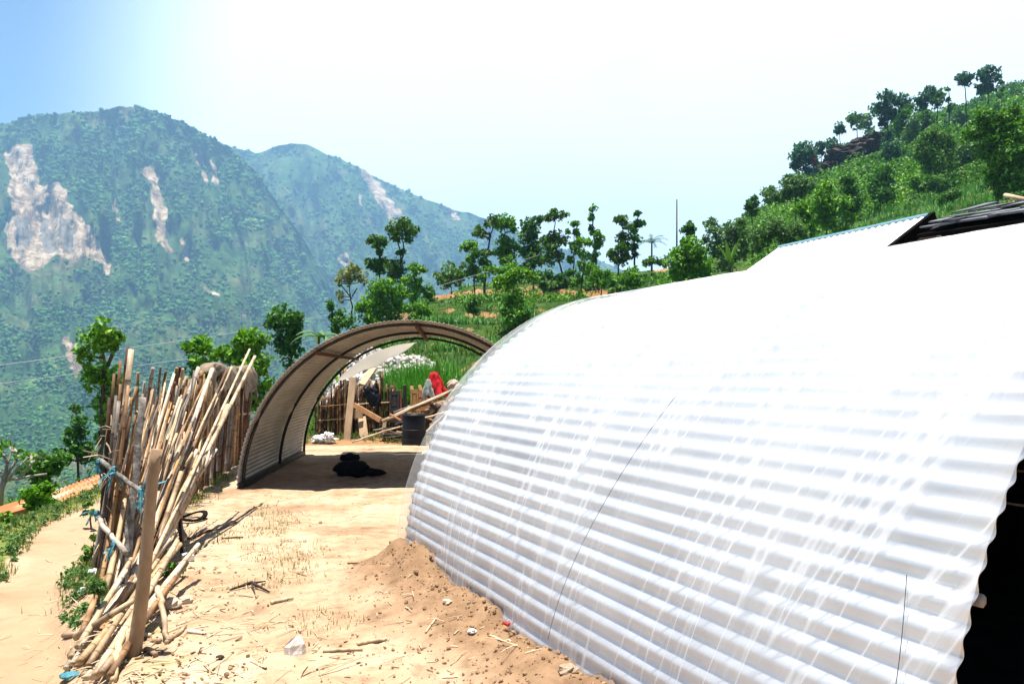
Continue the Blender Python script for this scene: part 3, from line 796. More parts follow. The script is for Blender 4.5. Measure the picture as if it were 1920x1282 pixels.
mb = MB(); mb.add(v_, f_); mb.build('plastic_film', M['film'], near, smooth=True, uv=uv_)
for s in (0.10, 1.65, 3.2, TL - 0.10):
    arch_tube(MB(), TB, AX, -s, TR - 0.05, 0.017).build('rib', M['dark_steel'], near, smooth=True)
for th in (0.42, 0.8, 1.2, 1.9, 2.02, 2.14, 2.26, 2.36, 2.46, 2.56, 2.66, 2.76, 2.9):
    mb = MB()
    rp_ = TR - 0.09 if th < 1.5 else TR - 0.165
    a = arch_pt(TB, AX, -0.18, th, rp_); b_ = arch_pt(TB, AX, -(TL + (-0.03 if th < 0.6 else -0.06)), th, rp_)
    mb.tube([a, b_], 0.022 if th < 1.5 else 0.012, 7)
    mb.build('purlin', M['cane'] if th > 1.5 else M['cane_grey'], near, smooth=True)
# added black shell and end wall; their colour stands in for interior shade
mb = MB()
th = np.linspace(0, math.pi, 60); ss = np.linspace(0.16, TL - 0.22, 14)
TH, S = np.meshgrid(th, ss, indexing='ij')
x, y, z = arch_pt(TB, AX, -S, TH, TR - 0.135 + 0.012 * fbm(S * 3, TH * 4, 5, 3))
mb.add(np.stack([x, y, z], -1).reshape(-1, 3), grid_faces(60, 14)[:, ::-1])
mb.build('shade_lining', M['shade_black'], near, smooth=True)
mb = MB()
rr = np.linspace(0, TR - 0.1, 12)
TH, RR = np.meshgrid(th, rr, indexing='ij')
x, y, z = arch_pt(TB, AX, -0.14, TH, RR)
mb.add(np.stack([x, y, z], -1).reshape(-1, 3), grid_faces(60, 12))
mb.build('shade_end_wall', M['shade_black'], near)
mb = MB()  # added black slab hides the ground so the floor reads as shade
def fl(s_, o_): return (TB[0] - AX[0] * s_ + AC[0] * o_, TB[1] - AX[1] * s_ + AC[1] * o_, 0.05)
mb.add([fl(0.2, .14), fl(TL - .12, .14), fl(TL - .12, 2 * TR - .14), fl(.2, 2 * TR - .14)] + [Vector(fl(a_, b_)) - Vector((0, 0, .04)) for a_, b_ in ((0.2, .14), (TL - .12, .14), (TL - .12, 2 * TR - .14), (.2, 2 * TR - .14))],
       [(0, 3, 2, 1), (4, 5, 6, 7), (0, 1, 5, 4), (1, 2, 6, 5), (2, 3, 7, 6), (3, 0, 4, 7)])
mb.build('shade_floor', M['shade_black'], near)
# black threads tying the film down
for (sa, sb, ta, tb) in ((3.12, 2.70, 0.67, 0.08), (4.67, 4.74, 0.42, 0.08)):
    pts = []
    for i in range(26):
        k = i / 25
        t_ = ta + (tb - ta) * k; s_2 = sa + (sb - sa) * k + 0.02 * math.sin(k * 5)
        pts.append(arch_pt(TB, AX, -s_2, t_, TR + 0.052))
    MB().tube(pts, 0.0013, 5).build('tie_thread', M['black_wire'], near)

# --- the farther, open shelter
A0 = G(766, 915); A1 = Vector((-1.86, 15.4, 0))
axf = np.array([A1.x - A0.x, A1.y - A0.y]); LF = float(np.linalg.norm(axf)); axf /= LF
cf = np.array([axf[1], -axf[0]])
FB = np.array([A0.x, A0.y]) - cf * TR
far = empty('arched_shelter', (FB[0], FB[1], 0), 'open arched shelter of bare weathered corrugated sheet, standing in the yard beyond', 'shelter', 'arched corrugated shelters')
v_, f_ = sheet(FB, axf, 0.0, LF, 0.066, 0.0085, 0.004, 20, 6, seed=6)
mb = MB(); mb.add(v_, f_); mb.build('roof_sheet', M['tin_old'], far, smooth=True)
for s in (0.16, LF * 0.52, LF - 0.12):
    arch_tube(MB(), FB, axf, s, TR - 0.055, 0.026).build('rib', M['dark_steel'], far, smooth=True)
for th in (0.98, 1.62, 2.3):
    mb = MB()
    mb.box(arch_pt(FB, axf, 0.02, th, TR - 0.085), arch_pt(FB, axf, LF - 0.03, th, TR - 0.085), 0.05, 0.05)
    mb.build('purlin', M['red_steel'], far)
for th in (0.02, math.pi - 0.02):
    mb = MB()
    mb.box(arch_pt(FB, axf, 0.05, th, TR - 0.05), arch_pt(FB, axf, LF - 0.05, th, TR - 0.05), 0.05, 0.09)
    mb.build('ground_rail', M['dark_steel'], far)
# pale tarpaulin slung under the back of the roof: rests on the shelter, its own thing
def drape_grid(fn, nu, nv):
    vs = [fn(i / (nu - 1), j / (nv - 1)) for i in range(nu) for j in range(nv)]
    return np.array([tuple(p) for p in vs]), grid_faces(nu, nv)
def tarp_fn(a, b):
    th = 0.72 + a * 0.80
    r = TR - 0.13 - 0.24 * b * math.sin(math.pi * min(1, a * 1.02)) ** 0.8 - 0.02 * math.sin(a * 17) * b
    x, y, z = arch_pt(FB, axf, LF + 0.02 + 0.30 * b, th, r)
    return (x, y, z)
v_, f_ = drape_grid(tarp_fn, 40, 10)
mb = MB(); mb.add(v_, f_)
o = mb.build('tarpaulin', M['tarp'], smooth=True, origin=tuple(v_.mean(0)))
tag(o, 'pale tarpaulin slung under the rear edge of the open arched shelter', 'tarpaulin')
sol = o.modifiers.new('thickness', 'SOLIDIFY'); sol.thickness = 0.006

# --- dark bundle in its shade
mb = MB()
def lump(mb, c, rad, seed, n=26, m=14, amp=0.18, squash=1.0, fr=2.2, **at):
    th = np.linspace(0, math.pi, m); ph = np.linspace(0, 2 * math.pi, n)
    PH, TH = np.meshgrid(ph, th, indexing='ij')
    d = np.stack([np.sin(TH) * np.cos(PH), np.sin(TH) * np.sin(PH), np.cos(TH)], -1)
    nn = np.array([mnoise.fractal(Vector(q) * fr + Vector((seed * 3.1, seed, 0)), 1.0, 2.0, 4) for q in d.reshape(-1, 3)]).reshape(n, m)
    nn[-1] = nn[0]; nn[:, 0] = nn[0, 0]; nn[:, -1] = nn[0, -1]
    rr = np.array(rad) if hasattr(rad, '__len__') else np.array([rad, rad, rad])
    v = d * (1 + amp * nn[..., None]) * rr + np.array(c)
    mb.add(v.reshape(-1, 3), grid_faces(n, m)[:, ::-1], **at)
    return mb
c0 = G(655, 893)
lump(mb, c0 + Vector((0, 0.2, 0.09)), (0.30, 0.24, 0.15), 3)
lump(mb, c0 + Vector((-0.14, 0.7, 0.22)), (0.17, 0.12, 0.08), 4)
lump(mb, c0 + Vector((0.30, 0.15, 0.05)), (0.26, 0.10, 0.06), 6)
tag(mb.build('bundle', M['black_cloth'], smooth=True, origin=tuple(c0)), 'dark lumpy bundle lying in the shade under the open arched shelter', 'bundle')

# ------------------------------------------------------------------ houses on the right
hl = empty('sheet_roofed_house', (4.4, 9.9, 0), 'house with a bright white sloping sheet roof behind the plastic covered shelter', 'house')
ra, rb_ = P(1460, 465, 11.0), P(1742, 404, 9.05)
dd = (rb_ - ra).normalized()
down = Vector((-0.897, -0.442, -0.60)).normalized()
def slope_pt(a, k): return ra + (rb_ - ra) * a + down * k
mb = MB()
nu = 121
a_ = np.linspace(0, 1, nu); k_ = np.linspace(0, 2.6, 6)
AA, KK = np.meshgrid(a_, k_, indexing='ij')
base = np.array(ra)[None, None] + AA[..., None] * np.array(rb_ - ra) + KK[..., None] * np.array(down)
nrm = np.array((rb_ - ra).cross(down).normalized()); nrm = nrm if nrm[2] > 0 else -nrm
wv = base + nrm * (0.012 * np.sin(AA * 2 * np.pi * 24))[..., None]
lo = wv - nrm * 0.03
n = nu * 6
f = grid_faces(nu, 6); idx = np.arange(n).reshape(nu, 6)
rim = [np.stack([l[:-1], l[1:], l[1:] + n, l[:-1] + n], -1) for l in (idx[:, 0], idx[:, -1], idx[0], idx[-1])]
mb.add(np.concatenate([wv.reshape(-1, 3), lo.reshape(-1, 3)]), np.concatenate([f, f[:, ::-1] + n] + rim))
mb.build('roof', M['white_paint'], hl, smooth=False)
MB().box(ra + Vector((0, 0, 0.02)), rb_ + Vector((0, 0, 0.02)), 0.05, 0.02).build('ridge_cap', M['blue_paint'], hl)
mb = MB()
up_n = Vector(nrm)
mb.box(slope_pt(1, -0.02) + dd * 0.035 - up_n * 0.05, slope_pt(1, 2.6) + dd * 0.035 - up_n * 0.05, 0.06, 0.15, up=up_n)
mb.build('barge_board', M['shade_black'], hl)
# walls under the roof, set back from the eaves
back = Vector((0.897, 0.442, -0.60)).normalized()
mb = MB()
q0 = slope_pt(0.06, 2.2); q1 = slope_pt(0.96, 2.2)
r0 = ra + (rb_ - ra) * 0.06 + back * 2.2; r1 = ra + (rb_ - ra) * 0.96 + back * 2.2
g0 = ra + (rb_ - ra) * 0.06 - Vector((0, 0, 0.06)); g1 = ra + (rb_ - ra) * 0.96 - Vector((0, 0, 0.06))
dn = lambda p: Vector((p.x, p.y, -0.1))
low = Vector((0, 0, -0.06))
vs = [dn(q0), dn(q1), q1 + low, q0 + low, dn(r0), dn(r1), r1 + low, r0 + low, g0, g1]
mb.add(vs, [(0, 1, 2, 3), (5, 4, 7, 6)])
mb.add([dn(q0), q0 + low, g0, r0 + low, dn(r0)], [(0, 1, 2, 3, 4)])
mb.add([dn(q1), dn(r1), r1 + low, g1, q1 + low], [(0, 1, 2, 3, 4)])
mb.build('wall', M['mud_wall'], hl)
mb = MB()
mb.add([ra, rb_, rb_ + back * 2.6, ra + back * 2.6, ra - Vector((0, 0, .03)), rb_ - Vector((0, 0, .03)), rb_ + back * 2.6 - Vector((0, 0, .03)), ra + back * 2.6 - Vector((0, 0, .03))],
       [(0, 1, 2, 3), (7, 6, 5, 4), (2, 6, 7, 3), (1, 5, 6, 2), (0, 3, 7, 4)])
mb.build('rear_roof', M['white_paint'], hl)

# slate roofed house beyond the tunnel's near end
sl = empty('slate_roofed_house', (5.5, 8.2, 0), 'dark house under a ragged grey slate roof at the right edge of the photo', 'house')
e0, e1 = P(1722, 430, 8.35), P(2150, 366, 5.9)
ev = (e1 - e0); ev.z = 0; evn = ev.normalized()
rise = Vector((-evn.y, evn.x, 0)); rise = rise if rise.y > 0 else -rise
rise = (rise + Vector((0, 0, 0.36))).normalized()
sn = evn.cross(rise).normalized(); sn = sn if sn.z > 0 else -sn
mb = MB()
L_ = (e1 - e0).length
ed = (e1 - e0).normalized()
rs = random.Random(4)
for row in range(4):
    k = 0.0
    while k < L_ + 0.6:
        w = rs.uniform(0.22, 0.5); hgt = rs.uniform(0.26, 0.40)
        p = e0 + ed * k + rise * (row * 0.155 + rs.uniform(-0.05, 0.04)) + sn * (row * 0.004 + rs.uniform(0.0, 0.02))
        tl = rs.uniform(-0.05, 0.05)
        a = p + sn * 0.02; b2 = p + rise * hgt - sn * 0.012
        s_v = ed * w
        th_ = rs.uniform(0.012, 0.024)
        jj = [rise * rs.uniform(-0.04, 0.04) for _ in range(4)]
        top = [a + jj[0], a + s_v + jj[1] + sn * tl * 0.2, b2 + s_v + jj[2], b2 + jj[3]]
        bot = [q - sn * th_ for q in top]
        mb.add(top + bot, [(0, 1, 2, 3), (7, 6, 5, 4), (0, 4, 5, 1), (1, 5, 6, 2), (2, 6, 7, 3), (3, 7, 4, 0)])
        k += w * rs.uniform(0.8, 1.0)
mb.build('slate_roof', M['slate'], sl)
mb = MB()
t0 = -sn * 0.05
rv_ = rise * 0.7
mb.add([e0 + t0 - rise * .05, e1 + t0 - rise * .05, e1 + t0 + rv_, e0 + t0 + rv_] + [q - sn * 0.04 for q in (e0 + t0 - rise * .05, e1 + t0 - rise * .05, e1 + t0 + rv_, e0 + t0 + rv_)],
       [(0, 1, 2, 3), (7, 6, 5, 4), (0, 4, 5, 1), (1, 5, 6, 2), (2, 6, 7, 3), (3, 7, 4, 0)])
mb.build('roof_deck', M['shade_black'], sl)
mb = MB()
inset = Vector((-evn.y, evn.x, 0)); inset = inset if inset.y > 0 else -inset
w0, w1 = e0 + inset * 0.25 + evn * 0.05, e1 + inset * 0.25
w0d, w1d = Vector((w0.x, w0.y, -0.1)), Vector((w1.x, w1.y, -0.1))
w0.z += 0.02; w1.z = w0.z + (e1.z - e0.z)
dep = inset * 2.2
mb.add([w0d, w1d, w1, w0, w0d + dep, w1d + dep, w1 + dep, w0 + dep], [(0, 1, 2, 3), (5, 4, 7, 6), (4, 0, 3, 7), (1, 5, 6, 2)])
mb.build('wall', M['shade_black'], sl)  # eave shade is put into the wall's near-black colour
mb = MB(); mb.tube([P(1884, 366, 7.75), P(1990, 388, 7.0)], [0.022, 0.018], 7)
tag(mb.build('roof_pole', M['cane_pale'], smooth=True, origin=tuple(P(1884, 366, 7.75))), 'pale wooden pole lying on top of the slate roof', 'pole')

# small rusty roof below the path
rh = empty('rusty_roofed_shed', (-8.4, 12.6, -1.2), 'low shed with a rust streaked corrugated roof below the footpath', 'shed')
c_ = [P(98, 921, 13.6), P(192, 886, 14.6), P(215, 905, 12.6), P(112, 944, 11.7)]
c_ = [Vector(q) for q in c_]
a_ = np.linspace(-0.05, 1.5, 90); k_ = np.linspace(0, 1, 8)
AA, KK = np.meshgrid(a_, k_, indexing='ij')
base = ((1 - AA) * (1 - KK))[..., None] * np.array(c_[0]) + (AA * (1 - KK))[..., None] * np.array(c_[1]) + (AA * KK)[..., None] * np.array(c_[2]) + ((1 - AA) * KK)[..., None] * np.array(c_[3])
base[..., 2] += 0.018 * np.sin(AA * 2 * np.pi * 13)
lo = base.copy(); lo[..., 2] -= 0.02
n = 90 * 8; idx = np.arange(n).reshape(90, 8); f = grid_faces(90, 8)
rim = [np.stack([l[:-1], l[1:], l[1:] + n, l[:-1] + n], -1) for l in (idx[:, 0], idx[:, -1], idx[0], idx[-1])]
mb = MB(); mb.add(np.concatenate([base.reshape(-1, 3), lo.reshape(-1, 3)]), np.concatenate([f, f[:, ::-1] + n] + rim))
mb.build('roof', M['rust'], rh, smooth=True)
mb = MB()
cc = [c_[0], c_[0] + (c_[1] - c_[0]) * 1.42, c_[3] + (c_[2] - c_[3]) * 1.42, c_[3]]
mid_ = sum(cc, Vector()) / 4
wt = [mid_ + (q - mid_) * 0.88 - Vector((0, 0, 0.06)) for q in cc]
wb = [Vector((q.x, q.y, q.z - 1.6)) for q in wt]
mb.add(wb + wt, [(0, 1, 5, 4), (1, 2, 6, 5), (2, 3, 7, 6), (3, 0, 4, 7)])
mb.build('wall', M['mud_wall'], rh)
r2 = empty('rusty_lean_to', tuple(P(25, 950, 12.0)), 'rust brown lean-to roof at the left edge beyond the bushes', 'shed')
c2 = [P(-30, 958, 12.6), P(48, 934, 12.9), P(58, 950, 11.6), P(-30, 976, 11.3)]
mb = MB()
mb.add([*c2, *[q - Vector((0, 0, .04)) for q in c2]], [(0, 3, 2, 1), (4, 5, 6, 7), (0, 1, 5, 4), (1, 2, 6, 5), (2, 3, 7, 6), (3, 0, 4, 7)])
mb.build('roof', M['rust'], r2)
mb = MB(); m2 = sum(c2, Vector()) / 4
wt = [m2 + (q - m2) * 0.9 - Vector((0, 0, 0.045)) for q in c2]; wb = [Vector((q.x, q.y, q.z - 1.2)) for q in wt]
mb.add(wb + wt, [(0, 1, 5, 4), (1, 2, 6, 5), (2, 3, 7, 6), (3, 0, 4, 7)])
mb.build('wall', M['mud_wall'], r2)

# ------------------------------------------------------------------ canes, stakes and poles
def cane(a, b, r0, r1, bend=0.03, node=0.28, n=8, rs=random, seg=None):
    """a cane with swollen nodes, slightly bent, ends cut ragged"""
    a, b = Vector(a), Vector(b)
    Lc = (b - a).length
    d = (b - a).normalized()
    ref = Vector((0, 0, 1)) if abs(d.z) < .9 else Vector((1, 0, 0))
    s = d.cross(ref).normalized(); t = s.cross(d)
    off = s * rs.uniform(-bend, bend) * Lc + t * rs.uniform(-bend, bend) * Lc
    ts = [0.0]
    k = rs.uniform(0.1, node)
    while k < Lc - 0.03:
        for e in (-0.014, 0.0, 0.014):
            ts.append((k + e) / Lc)
        k += node * rs.uniform(0.8, 1.25)
    ts.append(1.0)
    pts, rad = [], []
    kink = 0
    for i, q in enumerate(ts):
        pts.append(a + (b - a) * q + off * (4 * q * (1 - q)))
        rr = r0 + (r1 - r0) * q
        isn = (i % 3 == 2) and 0 < i < len(ts) - 1
        rad.append(rr * (1.16 if isn else 1.0))
    nd = np.repeat([1.0 if (i % 3 == 2 and 0 < i < len(ts) - 1) else 0.0 for i in range(len(ts))], n)
    mb = MB(); mb.tube(pts, rad, n, node=np.append(nd, [0.6, 0.6]))
    return mb

def branch(a, b, r0, r1, wob=0.03, n=8, k=9, rs=random):
    a, b = Vector(a), Vector(b); Lc = (b - a).length
    pts = [a + (b - a) * (i / (k - 1)) + Vector((rs.uniform(-1, 1), rs.uniform(-1, 1), rs.uniform(-1, 1))) * min(wob, .03) * min(Lc, 1.1) * (0 < i < k - 1) for i in range(k)]
    rad = [(r0 + (r1 - r0) * i / (k - 1)) * rs.uniform(0.9, 1.1) for i in range(k)]
    mb = MB(); mb.tube(pts, rad, n); return mb

def on_g(u, v):
    """a point on the ground under a pixel of the photograph (solved on the real terrain)"""
    Y = F * EYE / max(v - HZ, 20)
    for _ in range(12):
        x = (u - CX) / F * Y
        z = z1(x, Y)
        Y = F * (EYE - z) / (v - HZ)
    x = (u - CX) / F * Y
    return Vector((x, Y, z1(x, Y)))

rs = random.Random(11)
fx = lambda Y: float(fence_x(np.array(Y)))
# --- near fence
fA, fB = Vector((fx(6.55), 6.55, 0)), Vector((fx(9.6), 9.6, 0))
nf = empty('stake_fence', tuple((fA + fB) / 2), 'tall ragged fence of dry cane stakes tied to rails beside the footpath', 'fence', 'cane stake fences')
tops = [(205, 745), (213, 690), (226, 676), (243, 655), (236, 662), (258, 700), (266, 720), (271, 715), (286, 690), (300, 690), (312, 697), (322, 705), (331, 693), (341, 690)]
def stake_top(i, n, Y):
    return 1.45 + 0.32 * rs.random()
ns_ = 84
for i in range(ns_):
    k = (i + rs.uniform(-0.3, 0.3)) / (ns_ - 1)
    Y = 5.75 + max(k, 0.0) ** 1.05 * 4.3
    X = fx(Y) + rs.uniform(-0.07, 0.06)
    z0 = z1(X, Y) - 0.05
    h = 1.28 + 0.30 * rs.random() + (0.10 if 0.5 < k else 0)
    lean = 0.17 + 0.10 * rs.random()
    b = Vector((X + lean * (1 if i % 7 else 0.5), Y + 0.12 + rs.uniform(-0.06, 0.12), h))
    thick = rs.uniform(0.009, 0.018)
    m = rs.choice(['cane', 'cane', 'cane_brown', 'cane_brown', 'cane_brown', 'cane_grey'])
    cane((X, Y, z0), b, thick, thick * 0.8, 0.018, rs=rs).build('stake', M[m], nf, smooth=True)
# the few that stand tallest
for (bu, bv, tu, tv, Yt, r, m) in ((205, 1050, 246, 655, 6.9, 0.030, 'cane_pale'), (200, 1046, 240, 650, 6.95, 0.016, 'cane_brown'), (186, 1058, 226, 676, 6.7, 0.015, 'cane_brown'), (182, 1062, 205, 745, 6.5, 0.018, 'cane_brown'),
                           (230, 1010, 259, 698, 7.2, 0.017, 'cane'), (240, 1000, 287, 690, 7.4, 0.022, 'cane_grey'), (262, 970, 301, 688, 8.0, 0.015, 'post_grey'), (268, 960, 311, 696, 8.2, 0.016, 'cane'),
                           (190, 1060, 214, 700, 6.6, 0.015, 'cane'), (226, 1020, 271, 716, 7.0, 0.014, 'cane_grey'), (290, 930, 332, 690, 9.3, 0.024, 'cane'), (296, 925, 338, 688, 9.4, 0.02, 'cane_brown'), (302, 922, 343, 692, 9.5, 0.02, 'cane')):
    a = on_g(bu, bv); a.z -= 0.05
    cane(a, P(tu, tv, Yt), r, r * 0.85, 0.01, rs=rs).build('stake', M[m], nf, smooth=True)
mb = MB(); rq = random.Random(77)
for i in range(170):
    Y = rq.uniform(5.9, 9.8); X = fx(Y) + rq.uniform(-.02, .22); zq = rq.uniform(.25, 1.35)
    d = Vector((rq.uniform(-.5, .7), rq.uniform(-.5, .3), rq.uniform(-1, .7))).normalized(); ln = rq.uniform(.06, .22)
    p0 = Vector((X, Y, zq)); p1 = p0 + d * ln * .5; p2 = p1 + (d + Vector((rq.uniform(-.5, .5), 0, -.6))).normalized() * ln * .5
    w = rq.uniform(.004, .014)
    mb.box(p0, p1, w, .002, up=(rq.uniform(-1, 1), -1, rq.uniform(-1, 1))); mb.box(p1, p2, w * .7, .002, up=(rq.uniform(-1, 1), -1, rq.uniform(-1, 1)))
tag(mb.build('leaf_sheath', M['straw'], nf), kind='stuff')
gp = on_g(229, 1112); gp.z -= 0.1
branch(gp, P(268, 745, gp.y + 0.35), 0.036, 0.026, 0.008, rs=rs).build('post', M['post_grey'], nf, smooth=True)
rail1 = (P(187, 862, 6.15), P(283, 938, 5.35)); rail2 = (P(181, 968, 6.15), P(236, 1036, 5.45))
branch(*rail1, 0.020, 0.017, 0.01, rs=rs).build('rail', M['post_grey'], nf, smooth=True)
branch(*rail2, 0.020, 0.020, 0.012, rs=rs).build('rail', M['cane_grey'], nf, smooth=True)
def ribbon_tie(c, L1, L2, seed):
    r_ = random.Random(seed); mb = MB()
    for q in range(7):
        d = Vector((r_.uniform(-0.5, 0.5), r_.uniform(-0.8, 0.2), -1.0 if q > 2 else r_.uniform(-0.6, 0.4))).normalized()
        ln = r_.uniform(L1, L2); w = r_.uniform(0.008, 0.016)
        pts = [Vector(c) + Vector((r_.uniform(-.02, .02), -0.02, r_.uniform(-.02, .02)))]
        for s in range(4):
            d = (d + Vector((r_.uniform(-.4, .4), r_.uniform(-.4, .4), -0.25))).normalized()
            pts.append(pts[-1] + d * ln / 4)
        for s in range(4): mb.box(pts[s], pts[s + 1], w, 0.003, up=(r_.uniform(-1, 1), -1, 0.3))
    # the knot round the rail
    for a in np.linspace(0, 5.5, 8):
        p = Vector(c) + Vector((0.0, math.cos(a) * 0.027, math.sin(a) * 0.027)); p2 = Vector(c) + Vector((0.004, math.cos(a + .8) * 0.027, math.sin(a + .8) * 0.027))
        mb.box(p, p2, 0.02, 0.004, up=(0.1, math.cos(a), math.sin(a)))
    return mb
for q, (u, v, Y, l1, l2) in enumerate(((186, 866, 6.1, .08, .15), (214, 880, 5.85, .10, .20), (264, 922, 5.42, .10, .20), (181, 962, 6.12, .06, .12), (214, 1020, 5.62, .08, .14))):
    ribbon_tie(P(u, v, Y), l1, l2, q + 3).build('tie', M['teal'], nf)

# --- farther fence panel with its rails
ff = empty('stake_fence', (fx(12.7), 12.7, 0), 'farther fence panel of upright brown stakes with two pale rails, sacking hung on top', 'fence', 'cane stake fences')
for i in range(54):
    k = (i + rs.uniform(-0.4, 0.4)) / 53
    Y = 9.7 + k * 5.1
    X = fx(Y) + rs.uniform(-0.05, 0.05)
    h = 1.50 + 0.22 * rs.random() + (0.06 if k > .5 else 0)
    thick = rs.uniform(0.018, 0.032)
    cane((X, Y, z1(X, Y) - 0.05), (X + 0.05 + 0.12 * rs.random(), Y + rs.uniform(-.1, .1), h), thick, thick * .8, 0.012, rs=rs).build('stake', M[rs.choice(['cane_brown', 'cane_brown', 'cane', 'cane_grey'])], ff, smooth=True)
for (a, b, r, m) in ((P(296, 788, 9.9), P(362, 784, 11.9), 0.022, 'cane_pale'), (P(380, 780, 11.6), P(473, 774, 14.6), 0.026, 'cane_pale'), (P(398, 846, 12.2), P(442, 841, 13.9), 0.026, 'cane_pale')):
    cane(a, b, r, r * .9, 0.004, rs=rs).build('rail', M[m], ff, smooth=True)

# sacking draped over the far fence
def sack_fn(k0, k1, seed, drop):
    r_ = random.Random(seed)
    def fn(a, b):
        Y = k0 + (k1 - k0) * a
        X = fx(Y) + 0.11
        top = 1.68 + 0.13 * math.sin(a * math.pi) ** 0.5 * (1 if seed % 2 else 0.7)
        t = (b - 0.35) / 0.65
        side = -1 if b < 0.35 else 1
        kk = abs(b - 0.35)
        x = X + side * (0.07 + 0.25 * min(kk, 0.18)) * (1 if kk > 0.0 else 0) + 0.03 * math.sin(a * 14 + seed) * (kk > 0.1)
        z = top - drop * kk * (1.1 + 0.5 * math.sin(a * 9 + seed * 2.0) + 0.6 * mnoise.noise(Vector((a * 8, 1.5, seed + 4)))) - (0.0 if kk > 0 else -0.01)
        return (x + 0.05 * mnoise.noise(Vector((a * 9, b * 8, seed))) * min(1, kk * 5), Y + 0.04 * math.sin(b * 7 + seed) + 0.05 * mnoise.noise(Vector((a * 5, b * 5, seed + 9))), z)
    return fn
for j, (k0, k1, dr, lab) in enumerate(((10.3, 11.7, 0.42, 'brown sackcloth draped over the fence stakes, nearest of the three pieces'), (11.6, 13.3, 0.62, 'brown sackcloth draped in a high hump over the middle of the far fence'), (13.35, 14.8, 0.60, 'brown sackcloth draped over the far end of the fence, by the arched shelter'))):
    v_, f_ = drape_grid(sack_fn(k0, k1, j + 1, dr), 22, 18)
    mb = MB(); mb.add(v_, f_)
    o = mb.build('sackcloth', M['sack'], smooth=True, origin=tuple(v_.mean(0)))
    so = o.modifiers.new('thickness', 'SOLIDIFY'); so.thickness = 0.008
    tag(o, lab, 'sackcloth', 'sacking on the fence')

# --- the thick front post
gp = on_g(244, 1228); gp.z -= 0.12
mb = MB()
topp = P(297, 842, gp.y - 0.02)
pts = [gp + (topp - gp) * q + Vector((0.012 * math.sin(q * 5), 0, 0)) for q in np.linspace(0, 1, 14)]
mb.tube(pts, [0.042 - 0.012 * q + 0.002 * math.sin(q * 40) for q in np.linspace(0, 1, 14)], 12)
o = mb.build('fence_post', M['post_wood'], smooth=True, origin=tuple(gp))
tag(o, 'stout peeled wooden post planted alone in front of the leaning canes', 'post')

# --- canes leaning along the fence: base (u,v on the ground) to top (u,v) at depth Y
lean = [
 (252, 1122, 468, 655, 9.2, .017, 'cane_pale', 'longest pale cane, its thin tip rising highest above the leaning bundle'),
 (268, 1085, 478, 668, 9.6, .026, 'cane_pale', 'thick pale cane crossing in front of the sackcloth on the far fence'),
 (236, 1120, 398, 692, 8.2, .030, 'cane_pale', 'broad bleached cane leaning upright in the middle of the leaning bundle'),
 (280, 1070, 427, 760, 8.4, .036, 'cane_pale', 'short thick bleached cane with a charred tip, on the yard side of the leaning bundle'),
 (215, 1110, 372, 690, 8.0, .030, 'cane_grey', 'dark grey pole leaning behind the bleached canes, its top under the sackcloth'),
]
gen = [
 (246, 1108, 421, 700, 8.6, .018, 'cane'), (255, 1098, 431, 690, 8.9, .018, 'cane_pale'), (262, 1092, 414, 712, 8.4, .02, 'cane_pale'), (242, 1090, 384, 712, 8.0, .016, 'cane'),
 (230, 1100, 352, 728, 7.6, .018, 'cane'), (226, 1096, 338, 742, 7.4, .02, 'cane_pale'), (220, 1090, 330, 700, 7.6, .024, 'cane_pale'), (215, 1080, 318, 745, 7.3, .016, 'cane'),
 (210, 1100, 300, 760, 7.0, .02, 'cane'), (202, 1092, 290, 770, 6.9, .018, 'cane_brown'), (205, 1082, 282, 752, 6.9, .016, 'cane'), (232, 1118, 366, 770, 7.4, .02, 'cane_grey'),
 (270, 1062, 398, 815, 7.6, .018, 'cane_pale'), (282, 1048, 405, 842, 7.6, .02, 'cane_pale'), (292, 1040, 393, 840, 7.5, .024, 'cane_pale'), (300, 1020, 385, 880, 7.4, .016, 'cane'),
 (275, 1050, 372, 842, 7.2, .026, 'cane_pale'), (260, 1060, 358, 850, 7.0, .022, 'cane'), (250, 1070, 345, 830, 6.9, .026, 'cane_pale'), (240, 1076, 332, 812, 6.8, .020, 'cane'),
 (265, 1085, 340, 888, 6.6, .030, 'cane_pale'), (285, 1065, 352, 905, 6.8, .024, 'cane_pale'), (248, 1098, 322, 850, 6.6, .022, 'cane_pale'), (236, 1104, 310, 820, 6.6, .018, 'cane'),
 (222, 1108, 284, 842, 6.4, .02, 'cane_grey'), (212, 1114, 268, 800, 6.3, .02, 'cane'), (258, 1112, 390, 770, 7.8, .017, 'cane'), (244, 1124, 300, 920, 6.1, .028, 'cane_pale'),
 (204, 1118, 247, 890, 6.0, .024, 'cane'), (194, 1126, 236, 930, 5.9, .026, 'cane'), (284, 1078, 330, 960, 6.5, .022, 'cane_pale'), (262, 1104, 402, 736, 8.0, .02, 'cane_pale'),
 (272, 1092, 412, 745, 8.1, .017, 'cane'), (232, 1096, 345, 792, 7.2, .023, 'cane_pale'), (218, 1102, 312, 770, 7.0, .021, 'cane_pale'), (295, 1052, 372, 900, 7.2, .02, 'cane_pale'),
 (186, 1120, 222, 900, 6.1, .02, 'cane_brown'), (200, 1105, 262, 780, 6.7, .017, 'cane_brown'), (242, 1112, 355, 800, 7.2, .02, 'cane_brown'), (252, 1078, 380, 790, 7.6, .018, 'cane_brown'),
]
for (bu, bv, tu, tv, Yt, r, m, lab) in lean:
    a = on_g(bu, bv); a.z += 0.01
    o = cane(a, P(tu, tv, Yt), r, r * 0.75, 0.008, rs=rs).build('leaning_cane', M[m], smooth=True, origin=tuple(a))
    tag(o, lab, 'cane', 'canes leaning on the fence')
